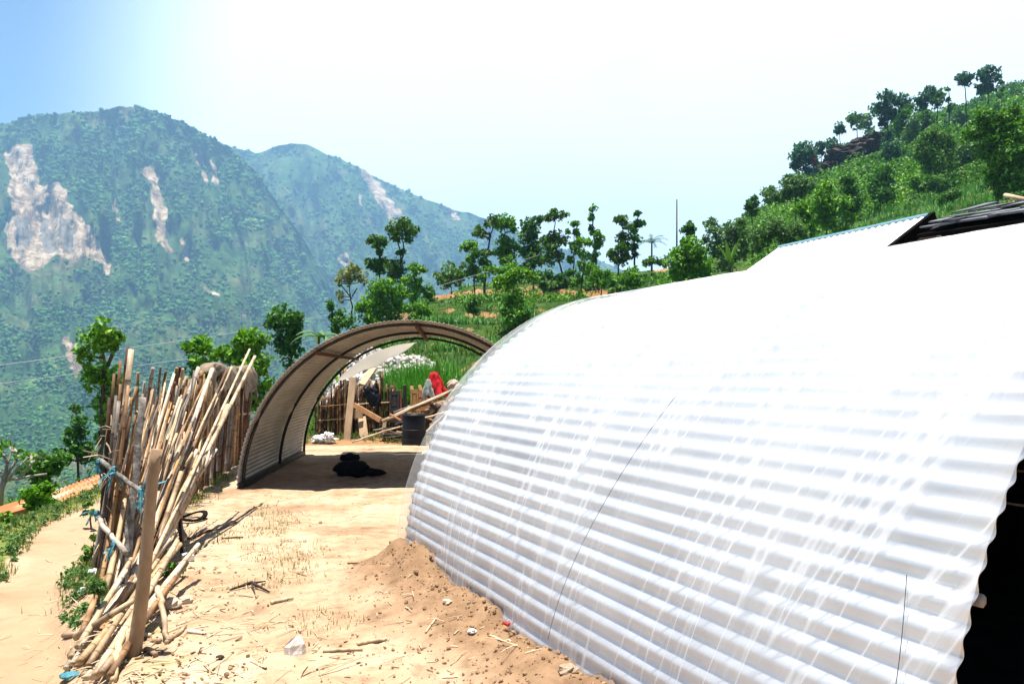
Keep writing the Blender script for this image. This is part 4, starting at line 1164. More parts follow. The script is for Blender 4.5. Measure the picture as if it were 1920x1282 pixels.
for i in range(34):
    k = rs.random(); bu = 196 + 100 * k + rs.uniform(-10, 10)
    gen.append((bu, 1126 - 70 * k + rs.uniform(-16, 10), bu + 50 + 75 * rs.random(), 690 + 150 * rs.random(), 6.5 + 2.0 * k, rs.uniform(.009, .016), rs.choice(['cane_brown', 'cane', 'cane', 'cane_grey', 'cane_pale'])))
for (bu, bv, tu, tv, Yt, r, m) in gen:
    a = on_g(bu + rs.uniform(-4, 4), bv + rs.uniform(-6, 6)); a.z += 0.01
    r *= rs.uniform(.72, .95)
    o = (branch if rs.random() < .3 else cane)(a, P(tu + rs.uniform(-4, 4), tv + rs.uniform(-6, 6), Yt), r, r * 0.72, rs.uniform(.006, .026), rs=rs).build('leaning_cane', M[m], smooth=True, origin=tuple(a))
    tag(o, {'cane_pale': 'bleached pale dry cane leaning among others against the tall stake fence', 'cane': 'golden tan dry cane leaning among others against the tall stake fence',
            'cane_brown': 'dark brown dry cane leaning among others against the tall stake fence', 'cane_grey': 'grey weathered dry cane leaning among others against the tall stake fence'}[m], 'cane', 'canes leaning on the fence')
# --- canes fanned out on the ground behind the post
fan = [(128, 1256, 318, 1046), (136, 1262, 326, 1052), (150, 1268, 338, 1066), (160, 1280, 344, 1082), (172, 1290, 372, 1082), (180, 1296, 332, 1076), (142, 1226, 318, 1068), (132, 1246, 300, 1060),
       (146, 1240, 246, 1120), (156, 1252, 270, 1090), (166, 1266, 296, 1110), (190, 1292, 350, 1100), (124, 1262, 236, 1130), (150, 1214, 232, 1062), (140, 1222, 252, 1172), (158, 1276, 330, 1064), (134, 1250, 286, 1084), (184, 1288, 362, 1092), (144, 1258, 312, 1078), (206, 1286, 330, 1130), (152, 1238, 290, 1050)]
for i, (bu, bv, tu, tv) in enumerate(fan):
    a = on_g(bu, bv); a.z += 0.03 + 0.03 * (i % 3)
    b = on_g(tu, tv); b.z += 0.10 + 0.16 * rs.random() + 0.03 * (i % 3)
    d = (b - a)
    b = a + d * 1.0
    r = rs.uniform(0.016, 0.026)
    o = cane(a, b, r, r * 0.8, 0.010, rs=rs).build('fallen_cane', M[rs.choice(['cane_pale', 'cane_pale', 'cane'])], smooth=True, origin=tuple(a))
    tag(o, 'cane lying in the fan of fallen canes at the foot of the stout post', 'cane', 'fallen canes round the post')
odd = [
 (120, 1196, 300, 1206, .020, 'post_wood', 'reddish pole lying flat across the ground under the fallen canes'),
 (190, 1190, 282, 1195, .016, 'cane_pale', 'short pale stick crossing behind the stout post'),
 (252, 1208, 292, 1232, .018, 'post_wood', 'stubby brown stick poking out from behind the foot of the stout post'),
 (296, 1150, 316, 1206, .020, 'cane_pale', 'pale forked stick standing askew right of the stout post'),
 (312, 1208, 348, 1176, .014, 'cane_pale', 'pale bent twig lying right of the forked stick'),
 (228, 1225, 212, 1284, .022, 'cane', 'tan cane stub lying towards the bottom edge below the post'),
 (352, 1186, 386, 1190, .011, 'cane_pale', 'small pale stick lying flat beside the debris in the yard'),
 (352, 1012, 444, 981, .014, 'cane', 'long thin yellowish cane lying across the bare yard near the fence'),
 (416, 1010, 456, 1008, .010, 'cane_brown', 'short reddish brown stick lying beyond the thin yellowish cane'),
 (508, 1133, 549, 1124, .014, 'cane_pale', 'short pale split stick lying in the middle of the yard'),
 (606, 1222, 680, 1220, .011, 'cane_pale', 'pale stick lying flat in the yard right of the white stone'),
 (670, 1210, 724, 1196, .012, 'cane_pale', 'pale splintered stick lying above the flat stick near the mound'),
 (798, 1187, 818, 1160, .007, 'straw', 'bent dry stalk lying on the slope of the earth mound'),
 (918, 1193, 992, 1216, .006, 'straw', 'long thin straw lying on the earth mound near the red petal'),
 (652, 1057, 722, 1055, .007, 'cane_brown', 'thin dark stick lying in the yard left of the shelter corner'),
]
for (bu, bv, tu, tv, r, m, lab) in odd:
    a = on_g(bu, bv); b = on_g(tu, tv); a.z += r; b.z += r
    if 'askew' in lab: a.z += 0.16
    if 'stub ' in lab: a.z += 0.10
    o = branch(a, b, r, r * .8, 0.02, rs=rs).build('stick', M[m], smooth=True, origin=tuple(a))
    tag(o, lab, 'stick')
# upright twig, charred twig
a = on_g(407, 1016); o = branch(a, a + Vector((0.01, 0.0, 0.12)), .006, .004, 0.03, rs=rs).build('twig', M['twig_dark'], smooth=True, origin=tuple(a)); tag(o, 'short dark twig standing upright in the bare yard', 'twig')
a = on_g(432, 1108); b = on_g(505, 1112); mid = on_g(472, 1100)
mb = MB(); mb.tube([a + Vector((0, 0, .012)), mid + Vector((0, 0, .035)), b + Vector((0, 0, .012))], [.008, .015, .006], 7)
mb.tube([mid + Vector((0, 0, .03)), on_g(498, 1096) + Vector((0, 0, .03))], [.012, .004], 6)
mb.tube([mid + Vector((0, 0, .03)), on_g(480, 1122) + Vector((0, 0, .01))], [.009, .003], 6)
tag(mb.build('twig', M['twig_dark'], smooth=True, origin=tuple(mid)), 'charred black forked twig lying in the yard above the white stone', 'twig')

# ------------------------------------------------------------------ the yard behind the open shelter
def yd(u, v, Y): return P(u, v, Y)
bf = empty('stake_fence', (P(670, 820, 19.3).x, 19.3, 0), 'dark brown stake fence with thin pale rails behind the open arched shelter', 'fence', 'cane stake fences')
for i in range(88):
    k = i / 87
    u = 592 + k * 150 + rs.uniform(-2, 2)
    Y = 19.3 + rs.uniform(-.1, .1)
    b = P(u, 812, Y); b.z = z1(b.x, Y) - 0.06
    tv = 748 - 26 * sstep(0.05, 0.35, k) + rs.uniform(-10, 8) - (26 if 28 < i < 33 or 70 < i < 74 else 0)
    t = P(u + rs.uniform(-3, 4), float(tv), Y)
    r = rs.uniform(0.020, 0.036)
    cane(b, t, r, r * .75, 0.012, n=6, rs=rs).build('stake', M[rs.choice(['cane_dark', 'cane_dark', 'cane_dark', 'cane_brown'])], bf, smooth=True)
for (u0, v0, u1, v1) in ((600, 762, 650, 758), (655, 759, 735, 754), (598, 788, 646, 785), (665, 786, 735, 782)):
    cane(P(u0, v0, 19.15), P(u1, v1, 19.15), 0.016, 0.014, 0.006, n=6, rs=rs).build('rail', M['cane'], bf, smooth=True)

# timber trestle: a tall leaning plank, a reddish brace, a small block and a short plank
def board(name, a, b, w, th, mat, label, up=(0, -1, 0), parent=None, extra=None):
    mb = MB(); mb.box(a, b, th, w, up=up) if False else mb.box(a, b, w, th, up=up)
    o = mb.build(name, mat, parent, origin=None if parent else tuple(a))
    bv = o.modifiers.new('bevel', 'BEVEL'); bv.width = 0.006; bv.segments = 1
    if label: tag(o, label, 'plank' if 'plank' in name else 'board', extra)
    return o
board('plank', P(650, 830, 18.3), P(662, 707, 18.7), 0.17, 0.05, M['plank'], 'tall pale sawn plank leaning against the dark fence behind the open shelter')
board('plank', P(664, 759, 18.45), P(714, 788, 18.0), 0.125, 0.06, M['plank_red'], 'reddish brown plank slanting down from the tall pale plank')
board('plank', P(672, 768, 18.62), P(672, 784, 18.60), 0.22, 0.09, M['plank'], 'squat square cut wood block behind the tall pale plank')
board('plank', P(678, 782, 18.75), P(684, 828, 18.35), 0.21, 0.04, M['plank'], 'short wide plank with a knot standing at the foot of the tall plank')
board('plank', P(722, 790, 18.2), P(719, 812, 18.15), 0.09, 0.07, M['plank'], 'stubby wooden peg propping up the long poles left of the barrel')
board('plank', P(731, 776, 17.7), P(752, 788, 17.5), 0.045, 0.03, M['plank_red'], 'thin reddish lath crossing the long poles beside the barrel')
board('plank', P(678, 722, 21.0), P(700, 690, 22.0), 0.18, 0.08, M['plank'], 'sunlit squared beam lying up on the white rubble heap')

# loose doors and shutters stood against the heap
def door(name, u0, u1, vt, vb_, Y, mat, label, cat, lean=0.12, panel=True, arch=False):
    a = P((u0 + u1) / 2, vb_, Y); h = (vb_ - vt) / F * Y; w = (u1 - u0) / F * Y
    e = empty(name, tuple(a), label, cat, 'old doors and shutters')
    def bx(x0, x1, z0, z1_, d0, d1):
        mb = MB()
        q = lambda x, d, z: Vector((a.x + x, a.y + d + lean * z / h, a.z + z))
        vs = [q(x0, d0, z0), q(x1, d0, z0), q(x1, d0, z1_), q(x0, d0, z1_), q(x0, d1, z0), q(x1, d1, z0), q(x1, d1, z1_), q(x0, d1, z1_)]
        return mb.add(vs, [(0, 1, 2, 3), (5, 4, 7, 6), (0, 4, 5, 1), (1, 5, 6, 2), (2, 6, 7, 3), (3, 7, 4, 0)])
    s = w * 0.22
    for side in (-1, 1):
        x0 = -w / 2 if side < 0 else w / 2 - s
        bx(x0, x0 + s, 0, h, -0.025, 0.025).build('stile', mat, e)
    for z0, z1_ in ((0, h * .12), (h * .34, h * .46), (h * .88, h)):
        bx(-w / 2 + s, w / 2 - s, z0, z1_, -0.022, 0.022).build('rail', mat, e)
    for z0, z1_ in ((h * .12, h * .34), (h * .46, h * .88)):
        mbp = bx(-w / 2 + s, w / 2 - s, z0, z1_, 0.0, 0.014)
        ww, hh = (w / 2 - s) * 0.62, (z1_ - z0) * 0.14
        q = lambda x, d, z: Vector((a.x + x, a.y + d + lean * z / h, a.z + z))
        vs = [q(-ww, -0.016, z0 + hh), q(ww, -0.016, z0 + hh), q(ww, -0.016, z1_ - hh), q(-ww, -0.016, z1_ - hh), q(-w / 2 + s, 0, z0), q(w / 2 - s, 0, z0), q(w / 2 - s, 0, z1_), q(-w / 2 + s, 0, z1_)]
        mbp.add(vs, [(0, 1, 2, 3), (0, 4, 5, 1), (1, 5, 6, 2), (2, 6, 7, 3), (3, 7, 4, 0)])
        mbp.build('panel', mat, e)
    return e
door('door_leaf', 729, 748, 733, 792, 18.9, M['door_dark'], 'dark panelled door leaf standing upright behind the black barrel', 'door')
door('shutter', 769, 784, 730, 790, 19.2, M['door_tan'], 'tan wooden shutter behind the barrel, left of its matching twin', 'shutter')
door('shutter', 785, 802, 731, 790, 19.2, M['door_tan'], 'wider tan wooden shutter standing just below the red cloth', 'shutter')
board('plank', P(752, 790, 18.95), P(750, 731, 19.1), 0.07, 0.08, M['door_maroon'], 'maroon door jamb standing right against the dark door leaf')
board('plank', P(760, 790, 19.25), P(759, 722, 19.35), 0.09, 0.06, M['door_dark'], 'dark charred plank standing between the door leaf and the tan shutters')
board('plank', P(774, 740, 19.5), P(772, 724, 19.6), 0.09, 0.05, M['door_tan'], 'tan board end sticking up behind the left tan shutter')
board('plank', P(791, 735, 19.5), P(786, 722, 19.6), 0.08, 0.05, M['plank_red'], 'reddish board end sticking up behind the wider tan shutter')

# black barrel
bc = G(776, 834)
ba = empty('barrel', tuple(bc), 'black ribbed plastic barrel standing in the yard beyond the open shelter', 'barrel')
def lathe(prof, c, n=40, close=True):
    mb = MB(); k = len(prof)
    ang = np.linspace(0, 2 * math.pi, n, endpoint=False)
    v = np.array([[c[0] + r * math.cos(a), c[1] + r * math.sin(a), c[2] + z] for (r, z) in prof for a in ang])
    f = [(i * n + j, i * n + (j + 1) % n, (i + 1) * n + (j + 1) % n, (i + 1) * n + j) for i in range(k - 1) for j in range(n)]
    return mb.add(v, f)
rb = 45 / 2 / F * bc.y; hb = 58 / F * bc.y
lathe([(0.001, 0.0), (rb * .98, 0.0), (rb, .03), (rb, hb * .18), (rb * .985, hb * .25), (rb * .965, hb * .30), (rb * .96, hb * .47), (rb * .975, hb * .5), (rb * .96, hb * .53), (rb * .95, hb * .85), (rb * .93, hb * .89), (rb * .91, hb * .95), (rb * .88, hb * .95), (rb * .88, hb * .55), (0.001, hb * .55)], bc).build('drum', M['black_plastic'], ba, smooth=True)
lathe([(rb * .885, hb * .93), (rb * .955, hb * .93), (rb * .97, hb * .96), (rb * .955, hb), (rb * .885, hb), (rb * .885, hb * .93)], bc).build('rim', M['black_plastic'], ba, smooth=True)
for z in (0.20, 0.50):
    lathe([(rb * .95, hb * (z - .018)), (rb * 1.02, hb * (z - .008)), (rb * 1.02, hb * (z + .008)), (rb * .95, hb * (z + .018)), (rb * .95, hb * (z - .018))], bc).build('hoop', M['black_plastic'], ba, smooth=True)

# long poles leaning on the wood heap
for (u0, v0, Y0, u1, v1, Y1, r, m, lab) in (
    (716, 789, 17.9, 842, 735, 18.6, .040, 'cane_pale', 'upper of the long crooked poles running up behind the barrel'),
    (718, 790, 17.8, 862, 727, 18.4, .034, 'cane_pale', 'long straight pale pole running up behind the barrel to the plastic shelter'),
    (738, 774, 18.2, 800, 752, 18.4, .038, 'cane_grey', 'bent grey pole with a kink lying among the long poles over the barrel'),
    (800, 752, 18.4, 866, 722, 18.8, .036, 'cane_grey', 'rough grey bough end lying highest on the wood heap'),
    (660, 828, 17.6, 760, 797, 17.5, .022, 'cane_pale', 'thin straight pole lying low on the ground left of the barrel'),
    (792, 785, 17.6, 850, 768, 17.6, .026, 'cane_pale', 'pale pole sticking out to the right of the barrel, upper one'),
    (794, 814, 17.3, 838, 772, 17.6, .028, 'cane_pale', 'pale pole slanting steeply right of the barrel behind the plastic shelter'),
    (756, 800, 17.9, 700, 806, 17.8, .024, 'cane_grey', 'grey pole lying in the shade under the long poles'),
    (730, 782, 17.9, 850, 742, 18.3, .024, 'cane', 'thin tan pole lying just under the long straight pale pole')):
    a, b = P(u0, v0, Y0), P(u1, v1, Y1)
    o = branch(a, b, r, r * .75, 0.012, rs=rs).build('long_pole', M[m], smooth=True, origin=tuple(a))
    tag(o, lab, 'pole', 'poles leaning on the wood heap')
# wood heap: short dark billets, countable ones each their own
for i in range(46):
    u = rs.uniform(742, 862); Y = rs.uniform(18.4, 19.6)
    top = np.interp(u, [742, 780, 830, 862], [790, 775, 752, 740])
    v = rs.uniform(top, 815)
    c = P(u, v, Y)
    c.z = max(c.z, 0.06)
    L_ = rs.uniform(0.25, 0.6)
    d = Vector((rs.uniform(-1, 1), rs.uniform(-.5, .5), rs.uniform(-.35, .35))).normalized() * L_
    r = rs.uniform(0.03, 0.06)
    m = rs.choice(['bark', 'bark', 'twig_dark', 'cane_brown', 'post_wood'])
    o = branch(c - d / 2, c + d / 2, r, r * .85, 0.02, n=7, k=4, rs=rs).build('firewood', M[m], smooth=True, origin=tuple(c))
    tag(o, {'bark': 'bark covered firewood billet in the dark wood heap behind the barrel', 'twig_dark': 'charred black firewood billet in the dark wood heap behind the barrel',
            'cane_brown': 'brown split firewood billet in the dark wood heap behind the barrel', 'post_wood': 'peeled light firewood billet in the dark wood heap behind the barrel'}[m], 'firewood', 'firewood in the heap')
mb = MB(); lump(mb, (P(815, 812, 19.7).x, 19.8, 0.0), (1.1, 0.55, 0.85), 8, amp=.3, n=40, m=20)
tag(mb.build('earth_heap', M['mud_wall'], smooth=True, origin=(P(815, 812, 19.7).x, 19.8, 0)), 'dark earth heap under the firewood behind the barrel', 'heap')

# red and grey cloths
def cloth(name, c, w, h, seed, mat, label, cat):
    def fn(a, b):
        ang = (a - 0.5) * 2.0
        zz = h * (1 - b) ** 0.9
        rad = w * (0.20 + 0.62 * b) * (1 + 0.22 * math.sin(a * 19 + seed) * b + 0.25 * mnoise.noise(Vector((a * 7, b * 5, seed))))
        return (c.x + rad * math.sin(ang * 1.5) + 0.05 * w * b, c.y - rad * 0.6 * math.cos(ang * 1.5), c.z + zz - 0.05 * math.sin(a * 12 + seed) * b)
    v, f = drape_grid(fn, 40, 18)
    mb = MB(); mb.add(v, f)
    mb.add([(c.x, c.y - 0.02, c.z + h * 1.04)] + [tuple(v[i * 18]) for i in range(40)], [(0, i + 2, i + 1) for i in range(39)])
    o = mb.build(name, mat, smooth=True, origin=tuple(c))
    so = o.modifiers.new('thickness', 'SOLIDIFY'); so.thickness = 0.01
    tag(o, label, cat); return o
cloth('red_cloth', P(814, 745, 18.9), 0.42, 0.62, 2, M['red_cloth'], 'crumpled red cloth draped over the top of the wood heap', 'cloth')
cloth('grey_cloth', P(803, 745, 18.75), 0.20, 0.45, 5, M['grey_cloth'], 'grey green rag hanging beside the red cloth', 'cloth')
def bag_fn(a, b):
    c = P(697, 742, 19.05); ang = (a - .5) * 3.0
    r = 0.12 + 0.07 * mnoise.noise(Vector((a * 11, b * 9, 8))) + 0.07 * math.sin(b * 3.0) + 0.05 * mnoise.noise(Vector((a * 5, b * 5, 3)))
    return (c.x + r * math.sin(ang) + 0.18 * (b - .4), c.y - r * .5 * math.cos(ang), c.z + 0.24 - 0.50 * b + 0.03 * math.sin(a * 15))
v, f = drape_grid(bag_fn, 30, 18); mb = MB(); mb.add(v, f)
o = mb.build('black_bag', M['black_plastic'], smooth=True, origin=tuple(P(697, 740, 19.05))); so = o.modifiers.new('t', 'SOLIDIFY'); so.thickness = .006
tag(o, 'crumpled black plastic bag hung on the dark fence behind the open shelter', 'bag')
mb = MB(); c = on_g(606, 829); lump(mb, c + Vector((0, 0, .07)), (0.26, 0.16, 0.10), 12, amp=.6, n=30, m=16, fr=3.0); lump(mb, c + Vector((0.12, -.05, .16)), (0.12, 0.10, 0.09), 15, amp=.5, fr=3.0)
tag(mb.build('plastic_sack', M['white_plastic'], smooth=False, origin=tuple(c)), 'crumpled white plastic sack lying at the foot of the dark fence', 'sack')
mb = MB(); c = on_g(740, 826)
for k in range(7):
    r_ = 0.28 + 0.05 * math.sin(k * 2.1)
    pts = [(c.x + r_ * math.cos(a) + .04 * math.sin(k), c.y + r_ * .8 * math.sin(a), c.z + .03 + .022 * k + .02 * math.sin(a * 3 + k)) for a in np.linspace(0, 6.1, 26)]
    mb.tube(pts, 0.018, 6)
tag(mb.build('coiled_withy', M['bark'], smooth=True, origin=tuple(c)), 'low coil of brown withies lying left of the barrel', 'coil')
mb = MB(); c = P(850, 722, 18.8)
lump(mb, c, (0.17, 0.12, 0.14), 19, amp=.25, n=14, m=8)
tag(mb.build('boulder', M['stone_tan'], smooth=False, origin=tuple(c)), 'pale block of stone sitting on the wood heap right of the red cloth', 'stone')

# rubble heap of pale stones (past counting)
def stone_block(mb, c, r, seed_rng, **at):
    t = (1 + 5 ** 0.5) / 2
    ico = np.array([(-1, t, 0), (1, t, 0), (-1, -t, 0), (1, -t, 0), (0, -1, t), (0, 1, t), (0, -1, -t), (0, 1, -t), (t, 0, -1), (t, 0, 1), (-t, 0, -1), (-t, 0, 1)], float) / 1.9
    icf = np.array([(0, 11, 5), (0, 5, 1), (0, 1, 7), (0, 7, 10), (0, 10, 11), (1, 5, 9), (5, 11, 4), (11, 10, 2), (10, 7, 6), (7, 1, 8), (3, 9, 4), (3, 4, 2), (3, 2, 6), (3, 6, 8), (3, 8, 9), (4, 9, 5), (2, 4, 11), (6, 2, 10), (8, 6, 7), (9, 8, 1)])
    s = r * (0.6 + seed_rng.random(3) * 0.8)
    v = ico * (1 + (seed_rng.random((12, 1)) - .5) * .5) * s
    a = seed_rng.random() * 6.28; ca, sa = math.cos(a), math.sin(a)
    v = v @ np.array([[ca, sa, 0], [-sa, ca, 0], [0, 0, 1]]) + np.array(c)
    mb.add(v, icf, **at)
mb = MB(); rg = np.random.default_rng(5)
def heap_h(u, Y):
    return (1.25 * math.exp(-((u - 685) / 62) ** 2) + 0.95 * math.exp(-((u - 785) / 62) ** 2)) * math.exp(-((Y - 23.2) / 1.0) ** 2)
hu_ = np.linspace(600, 880, 40); hY = np.linspace(20.9, 25.6, 24)
vv = np.array([[((u - CX) / F * Y, Y, z1((u - CX) / F * Y, Y) - .06 + heap_h(u, Y)) for Y in hY] for u in hu_])
mb.add(vv.reshape(-1, 3), grid_faces(40, 24))
for i in range(1500):
    u = rg.uniform(612, 875); Y = rg.uniform(21.2, 24.2)
    hh = heap_h(u, Y)
    if hh < .12: continue
    x = (u - CX) / F * Y
    stone_block(mb, (x, Y, z1(x, Y) + hh - rg.random() * .05), rg.uniform(0.035, 0.12), rg)
tag(mb.build('rubble', M['rubble']), 'heap of pale broken stones on the bank behind the yard fence', 'rubble', kind='stuff')

# ------------------------------------------------------------------ stones and bits in the yard
c = on_g(551, 1226)
mb = MB(); srg = np.random.default_rng(12)
t_ = (1 + 5 ** 0.5) / 2
sv_ = np.array([(-.9, -.55, 0), (-.25, -.95, .05), (.75, -.75, 0), (1.0, .1, .05), (.4, .8, 0), (-.7, .6, .0), (-.95, -.35, .75), (-.2, -.9, .95), (.7, -.55, 1.1), (.85, .15, .9), (.2, .7, .8), (-.6, .45, .7), (-.35, -.45, 1.55), (.30, -.40, 1.9), (.45, .05, 1.75), (-.15, .25, 1.5)]) * np.array([.066, .058, .062])
sv_ = sv_ + np.array(c) + np.array([0, .03, -.01])
mb.add(sv_, [(0, 1, 7, 6), (1, 2, 8, 7), (2, 3, 9, 8), (3, 4, 10, 9), (4, 5, 11, 10), (5, 0, 6, 11), (6, 7, 13, 12), (8, 9, 14, 13), (10, 11, 15, 14), (12, 13, 14, 15)])
mb.add(sv_, [(7, 8, 13), (9, 10, 14), (11, 6, 12), (11, 12, 15)])
tag(mb.build('stone', M['stone_white'], smooth=False, origin=tuple(c)), 'white angular stone the size of a fist standing in the front of the yard', 'stone')
for (u, v, s, m, lab) in ((885, 1190, .026, 'stone_white', 'small white pebble on the earth mound beside the plastic shelter'), (413, 1235, .024, 'twig_dark', 'small dark clod lying near the bottom left of the yard'),
                          (320, 1140, .075, 'stone_tan', 'flat tan stone among the debris right of the fallen canes'), (348, 1130, .05, 'stone_tan', 'smaller tan stone beside the flat one in the debris'),
                          (838, 1132, .03, 'stone_tan', 'tan pebble half way up the earth mound'), (1065, 1262, .05, 'stone_tan', 'tan clod at the foot of the mound near the bottom edge'),
                          (158, 1112, .05, 'white_plastic', 'scrap of crumpled white litter in the weeds beside the footpath'), (176, 1078, .055, 'white_plastic', 'crumpled white litter among the weeds at the foot of the tall fence')):
    c = on_g(u, v); mb = MB(); lump(mb, c + Vector((0, 0, s * .4)), (s, s * .8, s * .6), int(u), n=12, m=8, amp=.35)
    tag(mb.build('litter' if 'litter' in lab else 'stone', M[m], smooth=False, origin=tuple(c)), lab, 'litter' if 'litter' in lab else 'stone')
c = on_g(352, 1050); mb = MB(); mb.box(c + Vector((-.05, .06, .03)), c + Vector((.04, -.05, .03)), .08, .045)
tag(mb.build('carton', M['white_plastic'], origin=tuple(c)), 'small white carton lying beside the black stake', 'carton')
# broken black bracket and its stake
c = on_g(343, 1042); mb = MB(); mb.box(c - Vector((0, 0, .05)), c + Vector((-0.035, 0.02, 0.34)), .03, .03, up=(0, -1, 0))
tag(mb.build('black_stake', M['dark_steel'], origin=tuple(c)), 'short black stake driven into the ground beside the leaning canes', 'stake')
mb = MB(); mb.box(P(325, 972, 7.2), P(347, 1006, 6.9), .045, .02)
tag(mb.build('grey_board', M['cane_grey'], origin=tuple(P(325, 972, 7.2))), 'grey slat propped on the short black stake', 'slat')
c = on_g(350, 975); mb = MB()
pts = [c + Vector((.17 * math.cos(a) * (1.2 if math.cos(a) > 0 else .8), .16 * math.sin(a), .05 + .03 * math.sin(a * 2))) for a in np.linspace(0, 2 * math.pi, 22)]
for a, b in zip(pts[:-1], pts[1:]): mb.box(a, b, .05, .02)
tag(mb.build('rubber_loop', M['black_cloth'], origin=tuple(c)), 'flattened black rubber loop lying by the foot of the leaning canes', 'rubber loop')
c = on_g(952, 1176) + Vector((0, 0, .02)); mb = MB()
for k in range(5):
    a = k * 1.3; d = Vector((math.cos(a), math.sin(a) * .5, .8)) * .04
    mb.add([c, c + d * .6 + Vector((.012, 0, 0)), c + d, c + d * .6 - Vector((.012, 0, 0))], [(0, 1, 2, 3)])
o = tag(mb.build('red_petal', M['petal'], origin=tuple(c)), 'bright red petals lying on the mound against the plastic film', 'petals')
so = o.modifiers.new('t', 'SOLIDIFY'); so.thickness = .003
mb = MB(); c = on_g(132, 1272); lump(mb, c + Vector((0, 0, .02)), (.06, .045, .02), 31, amp=.3)
tag(mb.build('teal_rag', M['teal'], smooth=True, origin=tuple(c)), 'scrap of teal plastic in the bottom left corner under the fallen canes', 'rag')

# straw, clods, grass: past counting
def scatter_on(us, vs):
    return [on_g(u, v) for u, v in zip(us, vs)]
mb = MB(); rg = random.Random(21)
for i in range(620):
    if i < 360:
        u = rg.gauss(380, 150); v = 870 + 412 * rg.random() ** 0.8
    else:
        u = rg.uniform(300, 1000); v = 900 + 400 * rg.random()
    if i % 4 == 0: u, v = rg.gauss(180, 60), rg.uniform(1120, 1285)
    p = on_g(u, v)
    if p.x > TB[0] - (p.y - TB[1]) * 0.493 - 0.08 and p.y < 6.6: continue
    if p.y > 10.3: continue
    L_ = rg.uniform(0.03, 0.16) if rg.random() < .85 else rg.uniform(.15, .3)
    a = rg.uniform(0, 6.28); d = Vector((math.cos(a), math.sin(a), rg.uniform(-.05, .12))) * L_
    w = rg.uniform(.0015, .0045)
    p.z += .006
    mb.tube([p, p + d * .5 + Vector((0, 0, rg.uniform(0, .012))), p + d], [w, w, w * .6], 4)
tag(mb.build('straw_litter', M['straw']), 'loose straw and broken stalks strewn over the sandy yard', 'straw', kind='stuff')
mb = MB()
for i in range(300):
    if i % 5 == 0: u, v = rg.uniform(320, 900), rg.uniform(890, 1280)
    else: u, v = rg.gauss(310, 70), rg.uniform(1000, 1285)
    p = on_g(u, v)
    if p.y > 10.3 or (p.x > TB[0] - (p.y - TB[1]) * 0.493 - 0.1 and p.y < 6.6): continue
    L_ = rg.uniform(0.012, 0.05); a = rg.uniform(0, 6.28)
    d = Vector((math.cos(a), math.sin(a), rg.uniform(0, .3))) * L_
    mb.box(p + Vector((0, 0, .005)), p + d + Vector((0, 0, .006)), rg.uniform(.003, .014), .004)
tag(mb.build('bark_debris', M['cane_brown']), 'brown bark chips and dry leaf scraps strewn round the canes', 'debris', kind='stuff')
mb = MB(); rgn = np.random.default_rng(8)
for i in range(1100):
    s = rgn.uniform(-.3, 4.2); d = abs(rgn.normal(0, .30)) + .02
    x = TB[0] - AX[0] * s - AC[0] * d; y = TB[1] - AX[1] * s - AC[1] * d
    r = min(.022, .003 + rgn.exponential(.0032))
    stone_block(mb, (x, y, z1(x, y) + r * .3), r, rgn)
for i in range(500):
    p = on_g(rgn.uniform(330, 1000), rgn.uniform(900, 1282))
    if p.y > 10.4: continue
    r = min(.018, .003 + rgn.exponential(.003)); stone_block(mb, p + Vector((0, 0, r * .3)), r, rgn)
tag(mb.build('soil_clods', M['soil']), 'crumbs of brown soil on the mound and the yard', 'soil', kind='stuff')

def blades(mb, pts, hmin, hmax, w, rg, lean=.5, seg=3):
    """bent grass blades, vectorised; pts (N,3)"""
    n = len(pts); pts = np.asarray(pts)
    h = hmin + (hmax - hmin) * rg.random(n); a = rg.random(n) * 2 * np.pi
    d = np.stack([np.cos(a), np.sin(a), np.zeros(n)], -1); s = np.stack([-np.sin(a), np.cos(a), np.zeros(n)], -1)
    ln = lean * rg.random(n); tint = np.clip(rg.normal(.5, .25, n), 0, 1)
    rows = []
    for k in range(seg + 1):
        q = k / seg
        c = pts + d * (ln * h * q * q)[:, None] + np.array([0, 0, 1]) * (h * q * (1 - .25 * ln * q))[:, None]
        ww = (w * (1 - q) ** .7 + .0006)
        rows += [c - s * ww, c + s * ww]
    V = np.stack(rows, 1)
    m = 2 * (seg + 1)
    f = np.array([(2 * k, 2 * k + 1, 2 * k + 3, 2 * k + 2) for k in range(seg)])
    F_ = (f[None] + (np.arange(n) * m)[:, None, None]).reshape(-1, 4)
    mb.add(V.reshape(-1, 3), F_, tint=np.repeat(tint, m))
mb = MB(); rgb_ = np.random.default_rng(31); pts = []
def put(X, Y, dens=1.0):
    pts.append((X, Y))
N_ = 30000
Yv = 4.0 + rgb_.random(N_) ** 1.3 * 11; off = rgb_.random(N_) * 1.9 - .02
Xv = path_x(Yv) - .40 - off
keep = (fbm(Xv * 2, Yv * 2, 77, 4) > -.15)
P1 = np.stack([Xv, Yv], -1)[keep]
Yv = 5.7 + rgb_.random(7000) * 8.6; Xv = fence_x(Yv) + rgb_.normal(-.03, .16, 7000)
keep = (fbm(Xv * 2, Yv * 2, 78, 4) > .05); P2 = np.stack([Xv, Yv], -1)[keep]
Yv = rgb_.uniform(4.2, 10.2, 16000); Xv = rgb_.uniform(-3.6, .2, 16000)
keep = (fbm(Xv * 1.6, Yv * 1.6, 79, 4) > .42) & (Xv > fence_x(Yv)) & (Xv < TB[0] - (Yv - TB[1]) * .493 - .5); P3 = np.stack([Xv, Yv], -1)[keep]
Yv = rgb_.uniform(17.4, 20.2, 5000); Xv = (rgb_.uniform(560, 860, 5000) - CX) / F * Yv
keep = fbm(Xv * 1.5, Yv * 1.5, 80, 4) > .1; P4 = np.stack([Xv, Yv], -1)[keep]
